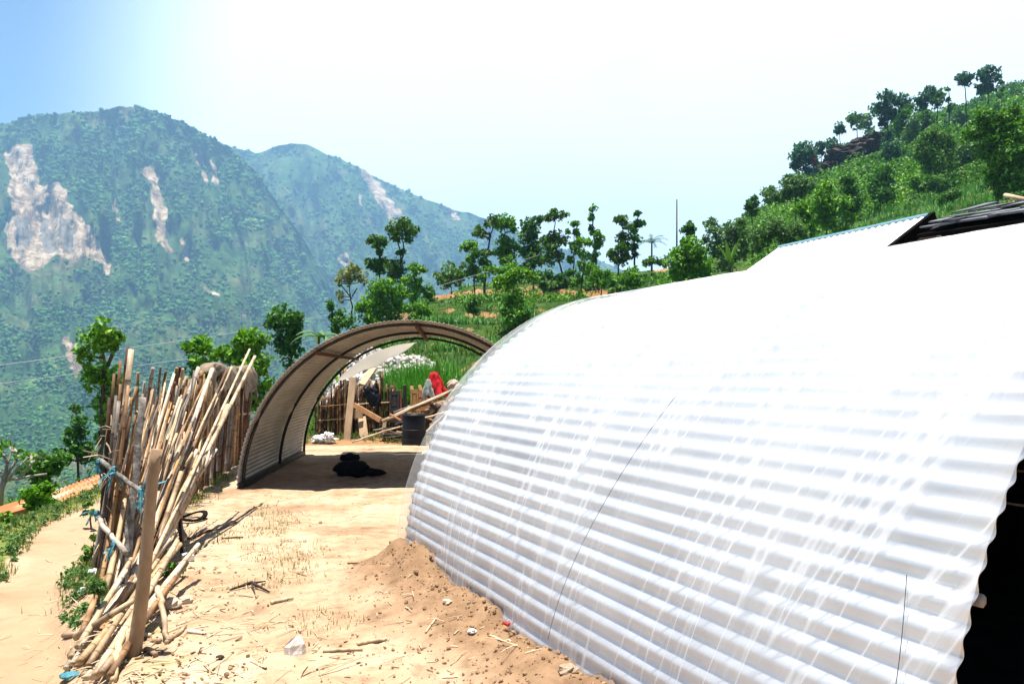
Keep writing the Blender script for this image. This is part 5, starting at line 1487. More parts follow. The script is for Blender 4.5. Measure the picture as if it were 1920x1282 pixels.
for PP, h0, h1, w in ((P1, .02, .10, .003), (P2, .03, .13, .003), (P3, .012, .055, .0025), (P4, .05, .2, .006)):
    zz = Z(PP[:, 0], PP[:, 1])
    blades(mb, np.column_stack([PP, zz - .005]), h0, h1, w, rgb_, .8)
tag(mb.build('grass', M['grass']), 'sparse dry grass on the path verge and in patches over the yard', 'grass', kind='stuff')
mb = MB(); n = 3600
Yv = rgb_.uniform(20.7, 22.6, n); u_ = rgb_.normal(785, 40, n); u_ = np.clip(u_, 722, 875)
Xv = (u_ - CX) / F * Yv; zz = Z(Xv, Yv)
hh = .55 + .55 * np.exp(-((u_ - 785) / 40) ** 2)
blades(mb, np.column_stack([Xv, Yv, zz - .05]), .6, 1.25, .016, rgb_, .55, 4)
tag(mb.build('tall_grass', M['grass_green']), 'dense tall green grass behind the old doors', 'grass', kind='stuff')

# rough grass on the terrace banks
mb = MB(); n = 20000
Yv = np.exp(rgb_.uniform(math.log(19.5), math.log(58), n)); u_ = rgb_.uniform(560, 1340, n)
Xv = (u_ - CX) / F * Yv; zz = Z(Xv, Yv)
keep = (fbm(Xv * .5, Yv * .5, 81, 4) > -.25) & ((np.abs(Z(Xv, Yv + .4) - zz) / .4 < .5) | (rgb_.random(n) < .12) | (u_ < 640)) & (earth_at(Xv, Yv, 5, 12) < .5)
blades(mb, np.column_stack([Xv, Yv, zz - .03])[keep], .15, .5, .022, rgb_, .9, 3)
tag(mb.build('bank_grass', M['bank_grass']), 'rough grass over the terrace banks beyond the yard', 'grass', kind='stuff')
# maize on the terraces
def maize(name, cond, n, h0, h1, label):
    mb = MB(); rgm = np.random.default_rng(len(name))
    Yv = np.exp(rgm.uniform(math.log(cond[2]), math.log(cond[3]), n)); u_ = rgm.uniform(cond[0], cond[1], n)
    Xv = (u_ - CX) / F * Yv; zz = Z(Xv, Yv); e = .4
    sl_ = np.abs(Z(Xv, Yv + e) - zz) / e
    keep = (sl_ < .42) & (np.abs(Z(Xv, Yv - .8) - zz) / .8 < .42) & (fbm(Xv * .12, Yv * .12, 55, 3) > -.55) & (earth_at(Xv, Yv, 6, 20) < .5)
    Q = np.column_stack([Xv, Yv, zz])[keep]
    for k in range(4):
        J = Q + np.column_stack([rgm.normal(0, .12, len(Q)), rgm.normal(0, .12, len(Q)), np.zeros(len(Q))])
        blades(mb, J, h0, h1, .034, rgm, 1.2, 3)
    tag(mb.build(name, M['maize']), label, 'maize', kind='stuff')
maize('maize_crop', (690, 1320, 23.5, 66), 9000, .32, .72, 'young maize growing in rows over the terraced fields')
maize('hill_crop', (1480, 2050, 30, 72), 6000, .45, .95, 'bright green crop on the field below the wooded hill')

# ------------------------------------------------------------------ trees and shrubs
def leaves(mb, C, ls, rg, squash=.9, updir=.35, tint0=.45):
    """leaf shaped quads at the points C (N,3)"""
    n = len(C)
    nr = rg.normal(0, 1, (n, 3)); nr[:, 2] += updir * 2; nr /= np.linalg.norm(nr, axis=1)[:, None]
    a = rg.normal(0, 1, (n, 3)); a -= nr * (a * nr).sum(1)[:, None]; a /= np.linalg.norm(a, axis=1)[:, None] + 1e-9
    b = np.cross(nr, a)
    s = ls * (.6 + .8 * rg.random(n))[:, None]
    droop = np.array([0, 0, -1]) * s * .25
    V = np.stack([C - a * s * .5, C + b * s * .28, C + a * s * .5 + droop, C - b * s * .28], 1)
    f = np.arange(n * 4).reshape(n, 4)
    tint = np.clip(tint0 + rg.normal(0, .2, n), 0, 1)
    mb.add(V.reshape(-1, 3), f, tint=np.repeat(tint, 4))

TREES = []
def tree(name, label, Y, trunk, clumps, leaf='leaf', bark='bark', dens=1.0, ls=None, cat='tree', group='trees on the slopes', r0=None, depth=.8, tint=.53, stems=None, sub=.48):
    """trunk: pixel polyline from crown to foot; clumps: (u, v, radius px)"""
    rg = np.random.default_rng(int(sum(c[0] * 7 + c[1] for c in clumps)) % 99991)
    ls = ls or max(.13, Y * .0050)
    px = Y / F
    foot = P(trunk[-1][0], trunk[-1][1], Y); zf = z1(foot.x, Y) - .15
    e = empty(name, (foot.x, Y, zf), label, cat, group)
    mb = MB()
    for q, (u, v, r) in enumerate(clumps):
        c = P(u, v, Y); rr = r * px * (1.42 if Y < 60 else 1.65)
        c.y += rg.uniform(-1, 1) * rr * depth * .6
        k = max(4, int(10 * min(1.6, rr / (ls * 3))))
        k = min(k, 22)
        d = rg.normal(0, 1, (k, 3)); d /= np.linalg.norm(d, axis=1)[:, None]
        sc_ = np.array(c) + d * (rr * .62 * rg.random((k, 1)) ** .5) * np.array([1, depth, .9])
        nl = int(dens * 6.0 * (2 * rr / ls) ** 2 / k) + 3
        pts_ = []
        for j in range(k):
            dd_ = rg.normal(0, 1, (nl, 3)); dd_ /= np.linalg.norm(dd_, axis=1)[:, None]
            pts_.append(sc_[j] + dd_ * (rr * sub * (.55 + .45 * rg.random((nl, 1)))) * np.array([1, 1, .8]))
        leaves(mb, np.concatenate(pts_), ls, rg, tint0=tint)
    mb.build('crown', M[leaf], e)
    tb = MB()
    pts = [P(u, v, Y) for u, v in trunk]
    if zf < pts[-1].z - .05: pts.append(Vector((pts[-1].x, Y, zf)))
    else: pts[-1].z = zf
    L_ = sum((pts[i + 1] - pts[i]).length for i in range(len(pts) - 1))
    r0 = r0 or (max(.05, L_ * .016) if 'tree' in cat or cat == 'bamboo' else .012 if cat == 'weed' else .03)
    k = len(pts)
    # a smooth subdivided, slightly crooked line
    fine = []
    for i in range(k - 1):
        for s in range(4):
            fine.append(pts[i].lerp(pts[i + 1], s / 4) + Vector((rg.normal(0, r0 * .35), rg.normal(0, r0 * .3), 0)))
    fine.append(pts[-1])
    tb.tube(fine, [r0 * (.35 + .75 * i / (len(fine) - 1)) for i in range(len(fine))], 7)
    for (u, v, r) in clumps:                       # limbs reach into every clump
        c = P(u, v, Y)
        near_ = min(fine, key=lambda p: (p - c).length + max(0, p.z - c.z) * 2)
        if (near_ - c).length > .1:
            m_ = near_.lerp(c, .5) + Vector((0, 0, -.08 * (near_ - c).length))
            tb.tube([near_, m_, c], [r0 * .5, r0 * .36, r0 * .15], 5)
    for st in (stems or []):
        tb.tube([P(u, v, Y) for u, v in st], [r0 * .6] * len(st), 6)
    tb.build('trunk', M[bark], e, smooth=True)
    return e

T = tree
# left, below the fence
T('lopped_tree', 'lopped tree with tufted foliage rising directly behind the tallest fence canes', 17, [(192, 640), (194, 700), (192, 860)], [(190, 626, 30), (228, 630, 14), (168, 666, 20), (200, 652, 22), (184, 707, 32), (208, 715, 20), (187, 747, 25), (192, 785, 22), (194, 815, 16)], ls=.15, stems=[[(200, 690), (215, 655)]])
T('lopped_tree', 'narrow dark lopped tree just left of the cane fence, above the rusty roof', 24, [(142, 770), (144, 830), (147, 900)], [(134, 766, 12), (153, 788, 14), (131, 806, 14), (153, 810, 16), (131, 830, 12), (156, 834, 18), (125, 856, 16), (156, 858, 18), (142, 845, 14)], ls=.16, leaf='leaf_dark')
T('leafy_tree', 'dark leafy tree above the shed at the left edge, behind the bare branches', 17, [(85, 860), (84, 905)], [(84, 866, 30), (62, 880, 20), (104, 880, 18), (78, 897, 22), (110, 862, 12), (48, 850, 10)], ls=.14, leaf='leaf_dark')
T('bush', 'bright green bush in front of the rusty roof, above the footpath', 10.8, [(78, 935), (77, 958)], [(75, 928, 24), (88, 916, 16), (62, 940, 18), (92, 940, 18), (76, 948, 20)], ls=.10, cat='bush', dens=1.1)
T('bush', 'low green bush at the left edge of the photo beside the footpath', 9.3, [(20, 985), (20, 1000)], [(14, 982, 20), (34, 984, 13), (4, 992, 16), (48, 992, 10)], ls=.085, cat='bush')
T('shrub', 'scrubby verge shrub between the two green bushes on the path edge', 10.0, [(60, 975), (60, 985)], [(58, 972, 10), (74, 966, 10), (90, 962, 8), (108, 955, 8)], ls=.07, leaf='leaf_grey', cat='shrub')
T('weed', 'leafy weed at the foot of the tall fence beside the path', 6.6, [(172, 1040), (172, 1062)], [(168, 1030, 12), (176, 1010, 8), (160, 1046, 10), (180, 1052, 9)], ls=.045, cat='weed', group='weeds along the fence', leaf='leaf_light')
T('weed', 'broad leafed weed behind the grey sloping pole, right of the path', 5.0, [(186, 1108), (186, 1124)], [(182, 1104, 11), (192, 1110, 9), (176, 1090, 8), (190, 1094, 8)], ls=.05, cat='weed', group='weeds along the fence', leaf='leaf_grey')
T('weed', 'dark weed growing among the canes beside the black stake', 6.0, [(318, 1078), (318, 1090)], [(312, 1074, 10), (326, 1062, 9), (332, 1080, 9), (345, 1066, 6)], ls=.045, cat='weed', group='weeds along the fence')
T('weed', 'small weed high on the path verge by the near end of the fence', 9.0, [(170, 955), (170, 965)], [(166, 948, 8), (174, 958, 8), (162, 962, 7)], ls=.05, cat='weed', group='weeds along the fence', leaf='leaf_light')
mb = MB(); rgw = np.random.default_rng(44)
for i in range(105):
    Y = rgw.uniform(5.1, 10.5); X = float(fence_x(np.array(Y))) - rgw.uniform(.02, .40) * (.55 + .45 * rgw.random())
    r = rgw.uniform(.025, .085) * (1.0 if Y > 5.6 else .7); n_ = int(26 + 200 * r)
    d = rgw.normal(0, 1, (n_, 3)); d /= np.linalg.norm(d, axis=1)[:, None]
    leaves(mb, np.array((X, Y, z1(X, Y) + r * .6)) + d * r * (.3 + .7 * rgw.random((n_, 1))), .038, rgw, tint0=.2 + .4 * rgw.random())
for i in range(260):
    Y = rgw.uniform(5.5, 12.5); X = float(path_x(np.array(Y))) - .45 - rgw.random() ** 1.3 * 1.4
    r = rgw.uniform(.03, .10); n_ = int(20 + 160 * r)
    d = rgw.normal(0, 1, (n_, 3)); d /= np.linalg.norm(d, axis=1)[:, None]
    leaves(mb, np.array((X, Y, z1(X, Y) + r * .5)) + d * r * (.3 + .7 * rgw.random((n_, 1))), .045, rgw, tint0=.1 + .5 * rgw.random())
tag(mb.build('verge_weeds', M['leaf_grey']), 'low leafy weeds along the foot of the fence and the path verge', 'weeds', kind='stuff')
T('shrub', 'low rounded shrub hiding the stem of the small palm', 54, [(1222, 492), (1222, 505)], [(1222, 488, 10), (1208, 492, 9), (1237, 490, 9), (1248, 494, 8)], cat='shrub', leaf='leaf_light')
# bare tree at the left edge
e = empty('bare_tree', tuple(P(0, 925, 15)), 'bare branching tree at the left edge with almost no leaves', 'tree', 'trees on the slopes')
tb = MB(); tb.tube([P(-4, 960, 15), P(0, 918, 15), P(8, 900, 15)], [.09, .07, .055], 7)
for q in ([(8, 900), (30, 898), (52, 880), (66, 862)], [(8, 900), (14, 868), (22, 845), (14, 830)], [(22, 845), (34, 850), (22, 836)], [(8, 900), (0, 885), (-10, 870)], [(14, 900), (36, 875), (52, 858), (72, 854)], [(8, 898), (26, 870), (36, 852)], [(30, 898), (60, 892), (88, 888)], [(52, 880), (60, 866), (58, 850)], [(14, 868), (6, 852), (0, 846)]):
    tb.tube([P(u, v, 15 + .1 * i) for i, (u, v) in enumerate(q)], [.035 * (1 - .2 * i) for i in range(len(q))], 6)
tb.build('trunk', M['bark_pale'], e, smooth=True)
mb = MB(); rg0 = np.random.default_rng(3)
for (u, v) in ((14, 832), (36, 852), (64, 860), (0, 846), (4, 838)): leaves(mb, np.array(P(u, v, 15)) + rg0.normal(0, .07, (14, 3)), .12, rg0)
mb.build('crown', M['leaf'], e)
# behind the far fence panel
T('lopped_tree', 'bushy lopped tree with two tufts behind the leaning canes', 22, [(374, 650), (376, 700), (376, 850)], [(374, 640, 24), (360, 650, 14), (374, 676, 22), (388, 655, 15), (376, 705, 20)], ls=.17)
T('lopped_tree', 'tall leafy lopped tree behind the sackcloth on the far fence', 19, [(466, 635), (478, 700), (486, 850)], [(468, 635, 30), (450, 640, 16), (484, 640, 20), (425, 662, 20), (445, 675, 20), (487, 683, 26), (472, 700, 20), (490, 722, 24), (480, 758, 20), (490, 790, 18), (462, 665, 22), (405, 672, 12)], ls=.16)
T('lopped_tree', 'dark trunked lopped tree rising behind the left shoulder of the open shelter', 26, [(540, 600), (545, 660), (546, 720)], [(534, 600, 28), (556, 594, 18), (518, 606, 16), (537, 628, 24), (556, 622, 14), (540, 658, 22), (524, 640, 12), (548, 690, 18)], ls=.18, leaf='leaf_dark')
# left hand cluster on the terrace edge
T('flat_topped_tree', 'small yellow green flat topped tree at the left end of the terraces', 50, [(657, 515), (656, 550), (660, 575), (660, 610)], [(657, 510, 18), (640, 516, 13), (675, 517, 13), (650, 526, 12), (668, 505, 10), (682, 525, 8), (632, 528, 8), (636, 552, 8), (642, 560, 7)], leaf='leaf_yellow', dens=.38, stems=[[(660, 560), (648, 545), (640, 535)], [(660, 556), (670, 540)]])
T('tall_tree', 'tall twin stemmed tree with a flat tufted crown, highest of the left cluster', 48, [(753, 440), (758, 470), (752, 500), (752, 600)], [(755, 430, 20), (738, 433, 13), (771, 430, 14), (757, 418, 12), (744, 448, 10), (768, 448, 9), (753, 473, 9), (742, 500, 18), (740, 520, 16)], leaf='leaf_warm', stems=[[(744, 445), (750, 470), (753, 500)]])
T('tall_tree', 'lopped tree with small domed top just left of the tallest twin stemmed tree', 49, [(709, 458), (712, 480), (712, 600)], [(709, 452, 15), (698, 453, 9), (721, 455, 9), (713, 470, 9), (709, 494, 17), (697, 498, 12), (722, 492, 12), (708, 508, 12)], leaf='leaf_warm')
T('leafy_tree', 'broad dense leafy tree in the middle of the left cluster behind the open shelter', 40, [(715, 540), (712, 580), (712, 620)], [(724, 535, 20), (706, 545, 18), (740, 545, 16), (716, 568, 26), (692, 570, 20), (742, 572, 18), (712, 595, 22), (690, 596, 16), (735, 598, 16), (676, 576, 12)], dens=1.1)
T('lopped_tree', 'lopped tree on the right side of the left cluster, arm to the right', 44, [(778, 505), (776, 540), (774, 600)], [(775, 500, 11), (785, 508, 13), (796, 507, 7), (768, 526, 17), (784, 528, 11), (797, 545, 15), (780, 552, 14), (766, 550, 12), (805, 555, 10)])
T('small_tree', 'small dark lopped tree at the lower left of the cluster, above the shelter roof', 34, [(622, 578), (630, 610), (632, 640)], [(622, 574, 10), (622, 592, 9), (641, 588, 12), (644, 610, 17), (630, 618, 12), (655, 600, 12), (662, 622, 12)], leaf='leaf_dark')
T('leafy_tree', 'fresh green feathery bamboo clump at the terrace end right of the cluster', 58, [(845, 525), (846, 540)], [(845, 515, 20), (828, 524, 14), (862, 513, 14), (868, 500, 9), (856, 526, 14), (838, 532, 12), (820, 515, 8)], leaf='leaf_light', dens=.8, cat='bamboo')
T('small_tree', 'small shrub with dark trunk on the terrace bank left of the dark clumped tree', 38, [(888, 560), (888, 600)], [(888, 566, 12), (880, 578, 10), (894, 582, 10)], leaf='leaf_dark')
T('small_tree', 'bushy shrub below the left cluster just above the shelter ridge', 36, [(790, 580), (790, 606)], [(790, 575, 14), (803, 585, 10), (778, 590, 10), (764, 578, 9)], leaf='leaf')
# skyline cluster, middle
T('lopped_tree', 'lopped tree with rounded clumps at the left end of the skyline row', 52, [(884, 465), (888, 500), (890, 545)], [(879, 462, 15), (893, 472, 12), (870, 466, 8), (882, 485, 11), (886, 505, 15), (895, 515, 12), (876, 510, 9)])
T('lopped_tree', 'lopped tree with a bare forked trunk, second in the skyline row', 51, [(926, 415), (919, 446), (912, 480), (908, 540)], [(902, 434, 14), (892, 438, 8), (927, 414, 11), (915, 420, 8), (910, 475, 12), (905, 490, 11), (912, 500, 11)], leaf='leaf_warm', stems=[[(918, 450), (906, 440)]])
T('leafy_tree', 'broad clumpy tree, third in the skyline row', 54, [(945, 425), (948, 470), (944, 540)], [(947, 420, 18), (934, 420, 10), (958, 416, 13), (964, 430, 9), (947, 450, 17), (957, 472, 17), (938, 470, 12), (948, 490, 14), (968, 460, 10)])
T('leafy_tree', 'dense dark leaved tree, fourth in the skyline row', 54, [(995, 420), (1000, 470), (1000, 545)], [(993, 422, 16), (985, 432, 10), (1008, 408, 9), (993, 443, 18), (1003, 468, 20), (988, 470, 14), (1002, 492, 18), (990, 500, 13), (1012, 490, 12)], leaf='leaf_dark')
T('feathery_tree', 'feathery flat topped tree on a slim trunk in the skyline row', 51, [(1040, 410), (1038, 440), (1048, 490), (1056, 515), (1065, 548)], [(1042, 404, 13), (1028, 407, 9), (1056, 403, 9), (1038, 396, 7), (1034, 444, 17), (1050, 452, 15), (1024, 450, 10), (1034, 472, 18), (1050, 476, 13), (1028, 488, 13)], leaf='leaf_warm', dens=.8)
T('slim_tree', 'slim lopped tree with a small round head right of the feathery tree', 52, [(1077, 425), (1076, 480), (1076, 535)], [(1076, 421, 10), (1080, 434, 9), (1066, 436, 6), (1074, 455, 9), (1076, 470, 10), (1070, 485, 9)])
T('lopped_tree', 'lopped tree with sparse clumps left of the tall narrow tree', 50, [(1095, 455), (1096, 500), (1090, 540)], [(1094, 450, 13), (1106, 455, 8), (1085, 455, 8), (1094, 478, 12), (1100, 508, 13), (1088, 500, 11), (1110, 500, 9), (1086, 520, 10)])
T('slim_tree', 'tallest narrow tree of the skyline row, like a knobbly column', 54, [(1111, 390), (1112, 430), (1117, 480), (1120, 545)], [(1111, 390, 8), (1110, 402, 6), (1109, 412, 8), (1105, 424, 5), (1114, 434, 9), (1121, 444, 11), (1117, 459, 11), (1123, 455, 7), (1117, 474, 9), (1116, 486, 8)])
T('leafy_tree', 'conical leafy tree on a bare trunk right of the gap in the skyline row', 52, [(1168, 415), (1168, 470), (1160, 500), (1158, 540)], [(1168, 412, 13), (1158, 412, 8), (1168, 440, 14), (1176, 425, 9), (1174, 462, 16), (1160, 465, 12), (1154, 474, 13), (1144, 476, 8), (1160, 488, 13), (1176, 482, 10)], leaf='leaf_warm')
T('slim_tree', 'narrow dark tree with a nodding top, last of the tall skyline row', 53, [(1195, 405), (1190, 450), (1191, 540)], [(1194, 402, 8), (1195, 417, 11), (1204, 420, 7), (1186, 425, 8), (1188, 434, 9), (1192, 449, 12), (1186, 462, 9), (1190, 478, 8)], leaf='leaf_dark')
T('shrub', 'weeping grassy shrub below the skyline row at the terrace edge', 46, [(1180, 520), (1180, 540)], [(1180, 518, 17), (1168, 526, 12), (1194, 526, 13), (1182, 534, 14)], leaf='leaf', cat='shrub')
T('shrub', 'small leafy shrub on the terrace bank left of the weeping shrub', 44, [(1156, 540), (1156, 552)], [(1156, 540, 10), (1148, 546, 8), (1164, 546, 8)], leaf='leaf_light', cat='shrub')
T('leafy_tree', 'dark clumpy tree alone on the lower terrace, nearest of the skyline trees', 32, [(960, 520), (962, 560), (966, 615)], [(939, 526, 14), (930, 536, 9), (982, 513, 18), (996, 518, 12), (959, 518, 18), (968, 510, 12), (950, 538, 14), (966, 560, 18), (955, 566, 12), (970, 586, 20), (984, 592, 13), (960, 602, 16), (950, 585, 10)], dens=1.1, ls=.17)
T('small_tree', 'low scrub tree at the foot of the skyline row, mid terrace', 48, [(1020, 520), (1020, 545)], [(1010, 520, 12), (1028, 516, 12), (1070, 510, 11), (1048, 520, 10), (1018, 532, 10)], leaf='leaf_dark')
T('small_tree', 'low leafy bush under the broad clumpy skyline tree', 50, [(930, 510), (930, 530)], [(922, 508, 12), (940, 506, 13), (960, 500, 12), (905, 520, 10)], leaf='leaf')
T('small_tree', 'low bush between the column tree and the conical tree', 48, [(1128, 520), (1128, 545)], [(1124, 510, 12), (1138, 516, 11), (1110, 522, 10), (1130, 530, 11)], leaf='leaf')
# round tree and its neighbours
T('round_tree', 'dense round tree standing out above the plastic shelter roof', 36, [(1293, 490), (1293, 545)], [(1293, 470, 26), (1272, 474, 18), (1314, 476, 18), (1290, 452, 14), (1268, 494, 20), (1294, 496, 28), (1320, 498, 18), (1278, 516, 20), (1308, 518, 20), (1262, 512, 12), (1328, 514, 11), (1292, 530, 20)], dens=1.1, ls=.20)
T('small_tree', 'small dark rounded tree top seen just above the dense round tree', 55, [(1292, 430), (1293, 520)], [(1291, 428, 12), (1283, 432, 8), (1300, 430, 8), (1292, 438, 10)], leaf='leaf_dark')
T('leafy_tree', 'large soft grey green tree right of the dense round tree', 45, [(1372, 440), (1374, 520)], [(1374, 428, 22), (1390, 415, 14), (1334, 414, 12), (1340, 436, 18), (1360, 455, 26), (1394, 440, 20), (1340, 470, 18), (1384, 472, 22), (1360, 490, 20), (1325, 450, 10), (1402, 465, 14)], leaf='leaf_grey', dens=.8)
# hillside, right
T('round_tree', 'dark domed tree with the red pennant at the left end of the hilltop trees', 150, [(1505, 295), (1506, 340)], [(1505, 290, 20), (1490, 296, 12), (1520, 294, 12), (1504, 280, 12), (1496, 306, 12), (1514, 308, 12), (1512, 322, 8)], leaf='leaf_pine')
T('pine_tree', 'thin pine on the crest just right of the dark domed tree', 160, [(1539, 265), (1541, 310)], [(1539, 268, 9), (1534, 275, 7), (1545, 275, 7), (1539, 284, 7)], leaf='leaf_pine', dens=.7, group='pines on the hilltop')
T('pine_tree', 'bushy pine on the crest between the thin pine and the bare cliff edge', 155, [(1563, 268), (1564, 310)], [(1563, 266, 9), (1557, 276, 9), (1570, 275, 9), (1563, 284, 9)], leaf='leaf_pine', group='pines on the hilltop')
T('pine_tree', 'slim leaning pine above the cliff, left of the pale domed pine', 170, [(1573, 235), (1577, 290)], [(1574, 236, 9), (1580, 244, 8), (1570, 246, 6)], leaf='leaf_pine', dens=.7, group='pines on the hilltop')
T('pine_tree', 'pale domed pine on a thin trunk on the cliff top', 165, [(1605, 220), (1608, 265)], [(1604, 218, 11), (1594, 226, 9), (1614, 224, 9), (1605, 232, 10)], leaf='leaf_grey', dens=.7, group='pines on the hilltop')
T('pine_tree', 'faint spiky conical tree beside the pale domed pine', 190, [(1628, 215), (1629, 262)], [(1628, 214, 5), (1628, 224, 8), (1627, 236, 10), (1630, 246, 10)], leaf='leaf_grey', dens=.6, group='pines on the hilltop')
T('leafy_tree', 'big dark spreading tree, widest on the hilltop skyline', 140, [(1662, 195), (1664, 250)], [(1660, 188, 15), (1648, 204, 13), (1687, 190, 14), (1675, 182, 10), (1700, 200, 10), (1662, 214, 15), (1680, 212, 12), (1656, 232, 10)], leaf='leaf_pine')
T('leafy_tree', 'dark upright tree under the right side of the widest hilltop tree', 135, [(1690, 215), (1690, 260)], [(1690, 218, 12), (1684, 234, 12), (1694, 238, 11), (1705, 203, 10), (1688, 250, 10)], leaf='leaf_dark')
T('pine_tree', 'broad crowned pine, left of the twin pines with long bare trunks', 142, [(1736, 182), (1739, 250)], [(1733, 180, 13), (1722, 186, 9), (1742, 172, 10), (1732, 192, 10)], leaf='leaf_pine', dens=.9, group='pines on the hilltop')
T('pine_tree', 'pale crowned pine, right of the twin pines with long bare trunks', 141, [(1757, 180), (1757, 250)], [(1757, 178, 12), (1766, 184, 9), (1750, 190, 8), (1760, 194, 8)], leaf='leaf_grey', dens=.8, group='pines on the hilltop')
T('small_tree', 'dark bushy tree below the twin pines', 138, [(1736, 222), (1737, 255)], [(1736, 218, 13), (1728, 228, 9), (1744, 230, 10), (1736, 240, 10)], leaf='leaf_dark')
T('slim_tree', 'slim nearly bare dark stem with a few tufts right of the twin pines', 130, [(1778, 165), (1780, 230)], [(1777, 166, 4), (1779, 184, 5), (1781, 203, 6), (1785, 195, 5)], leaf='leaf_dark', dens=.8)
T('pine_tree', 'round headed pine on a long thin trunk, tall against the sky', 150, [(1809, 145), (1810, 180), (1812, 225)], [(1809, 144, 10), (1802, 148, 7), (1817, 147, 7), (1809, 152, 9)], leaf='leaf_pine', group='pines on the hilltop')
T('pine_tree', 'large loose crowned pine, highest tree of the hilltop', 150, [(1850, 140), (1855, 215)], [(1850, 132, 11), (1840, 145, 11), (1862, 142, 11), (1850, 156, 13), (1846, 168, 9), (1860, 165, 8), (1836, 168, 7)], leaf='leaf_pine', dens=.75, group='pines on the hilltop')
T('slim_tree', 'slim dark stump like tree right of the highest pine', 148, [(1879, 155), (1878, 205)], [(1879, 155, 3), (1874, 178, 5), (1878, 168, 3)], leaf='leaf_dark')
T('conifer', 'soft green conical tree in front of the cliff', 110, [(1668, 260), (1669, 310)], [(1668, 252, 7), (1667, 266, 12), (1672, 280, 14), (1662, 290, 13), (1678, 292, 12)], leaf='leaf_pine')
T('conifer', 'pale conical tree right of the cliff, under the dark hilltop trees', 125, [(1710, 225), (1711, 275)], [(1710, 222, 7), (1710, 236, 11), (1712, 250, 13), (1704, 260, 11)], leaf='leaf_grey')
T('layered_tree', 'broad light green tree with layered branches in the middle of the hill', 75, [(1752, 270), (1753, 300), (1753, 345)], [(1757, 252, 17), (1740, 258, 14), (1776, 256, 15), (1733, 278, 16), (1720, 288, 11), (1769, 282, 19), (1785, 276, 11), (1750, 296, 19), (1728, 302, 13), (1776, 302, 14), (1752, 314, 16)], leaf='leaf_light')
T('leafy_tree', 'olive green bushy tree between the layered tree and the big dark tree', 80, [(1808, 300), (1808, 340)], [(1810, 288, 18), (1800, 304, 16), (1822, 306, 16), (1808, 320, 18), (1790, 322, 12), (1828, 322, 10)], leaf='leaf_grey')
T('big_tree', 'big dark leafy tree at the right edge above the slate roof', 38, [(1868, 260), (1868, 320), (1872, 400)], [(1842, 218, 18), (1830, 250, 20), (1816, 252, 10), (1858, 236, 22), (1878, 226, 22), (1908, 222, 20), (1867, 266, 24), (1897, 258, 26), (1925, 250, 22), (1850, 282, 18), (1870, 303, 22), (1900, 303, 26), (1925, 300, 20), (1873, 336, 22), (1903, 345, 24), (1925, 350, 18), (1876, 362, 16), (1858, 325, 12), (1900, 205, 10)], leaf='leaf', dens=1.0, ls=.2, tint=.30)
T('lopped_tree', 'dark lopped tree on the slope left of the layered tree', 70, [(1655, 330), (1650, 385)], [(1660, 322, 13), (1648, 340, 16), (1662, 342, 11), (1646, 362, 15), (1660, 368, 12), (1636, 355, 8)], leaf='leaf_dark')
T('lopped_tree', 'column shaped lopped tree on the lower slope', 60, [(1594, 345), (1598, 400)], [(1593, 338, 12), (1596, 356, 13), (1588, 362, 9), (1599, 378, 14), (1606, 392, 10), (1592, 394, 11)], leaf='leaf_dark')
T('leafy_tree', 'dark leafy tree above the blue edged white roof', 50, [(1550, 370), (1550, 440)], [(1553, 350, 16), (1540, 364, 14), (1544, 379, 20), (1578, 384, 16), (1562, 392, 18), (1544, 406, 18), (1528, 392, 12), (1584, 408, 15), (1590, 428, 13), (1556, 424, 14)], leaf='leaf')
T('small_tree', 'bright tufted shrub left of the dark tree above the white roof', 52, [(1506, 390), (1506, 430)], [(1505, 386, 14), (1496, 396, 11), (1516, 398, 12), (1506, 408, 13)], leaf='leaf')
T('leafy_tree', 'pale green rounded tree in the middle of the lower wood', 66, [(1492, 345), (1492, 390)], [(1494, 336, 20), (1476, 346, 14), (1512, 344, 14), (1484, 358, 16), (1504, 358, 15), (1450, 360, 15), (1462, 368, 12), (1440, 372, 10)], leaf='leaf_grey')
T('small_tree', 'dark star shaped tree at the left edge of the lower wood', 60, [(1410, 380), (1411, 425)], [(1410, 378, 9), (1402, 386, 9), (1418, 386, 9), (1410, 394, 10), (1412, 370, 5)], leaf='leaf_dark')
T('leafy_tree', 'olive tree at the bottom of the lower wood behind the white roof ridge', 38, [(1476, 430), (1476, 470)], [(1482, 430, 22), (1462, 436, 18), (1446, 424, 18), (1500, 438, 15), (1474, 450, 18), (1440, 444, 15), (1418, 440, 18), (1425, 458, 16)], leaf='leaf_grey', tint=.55)
T('bush', 'dark rounded bush on the bright field left of the big dark tree', 50, [(1776, 375), (1776, 392)], [(1770, 374, 15), (1786, 366, 13), (1778, 380, 13), (1760, 382, 9)], leaf='leaf_dark', cat='bush')
T('shrub', 'dark spreading shrub at the foot of the layered tree', 68, [(1745, 345), (1745, 362)], [(1745, 342, 15), (1726, 346, 12), (1765, 346, 13), (1708, 340, 9), (1782, 352, 9)], leaf='leaf_dark', cat='shrub')

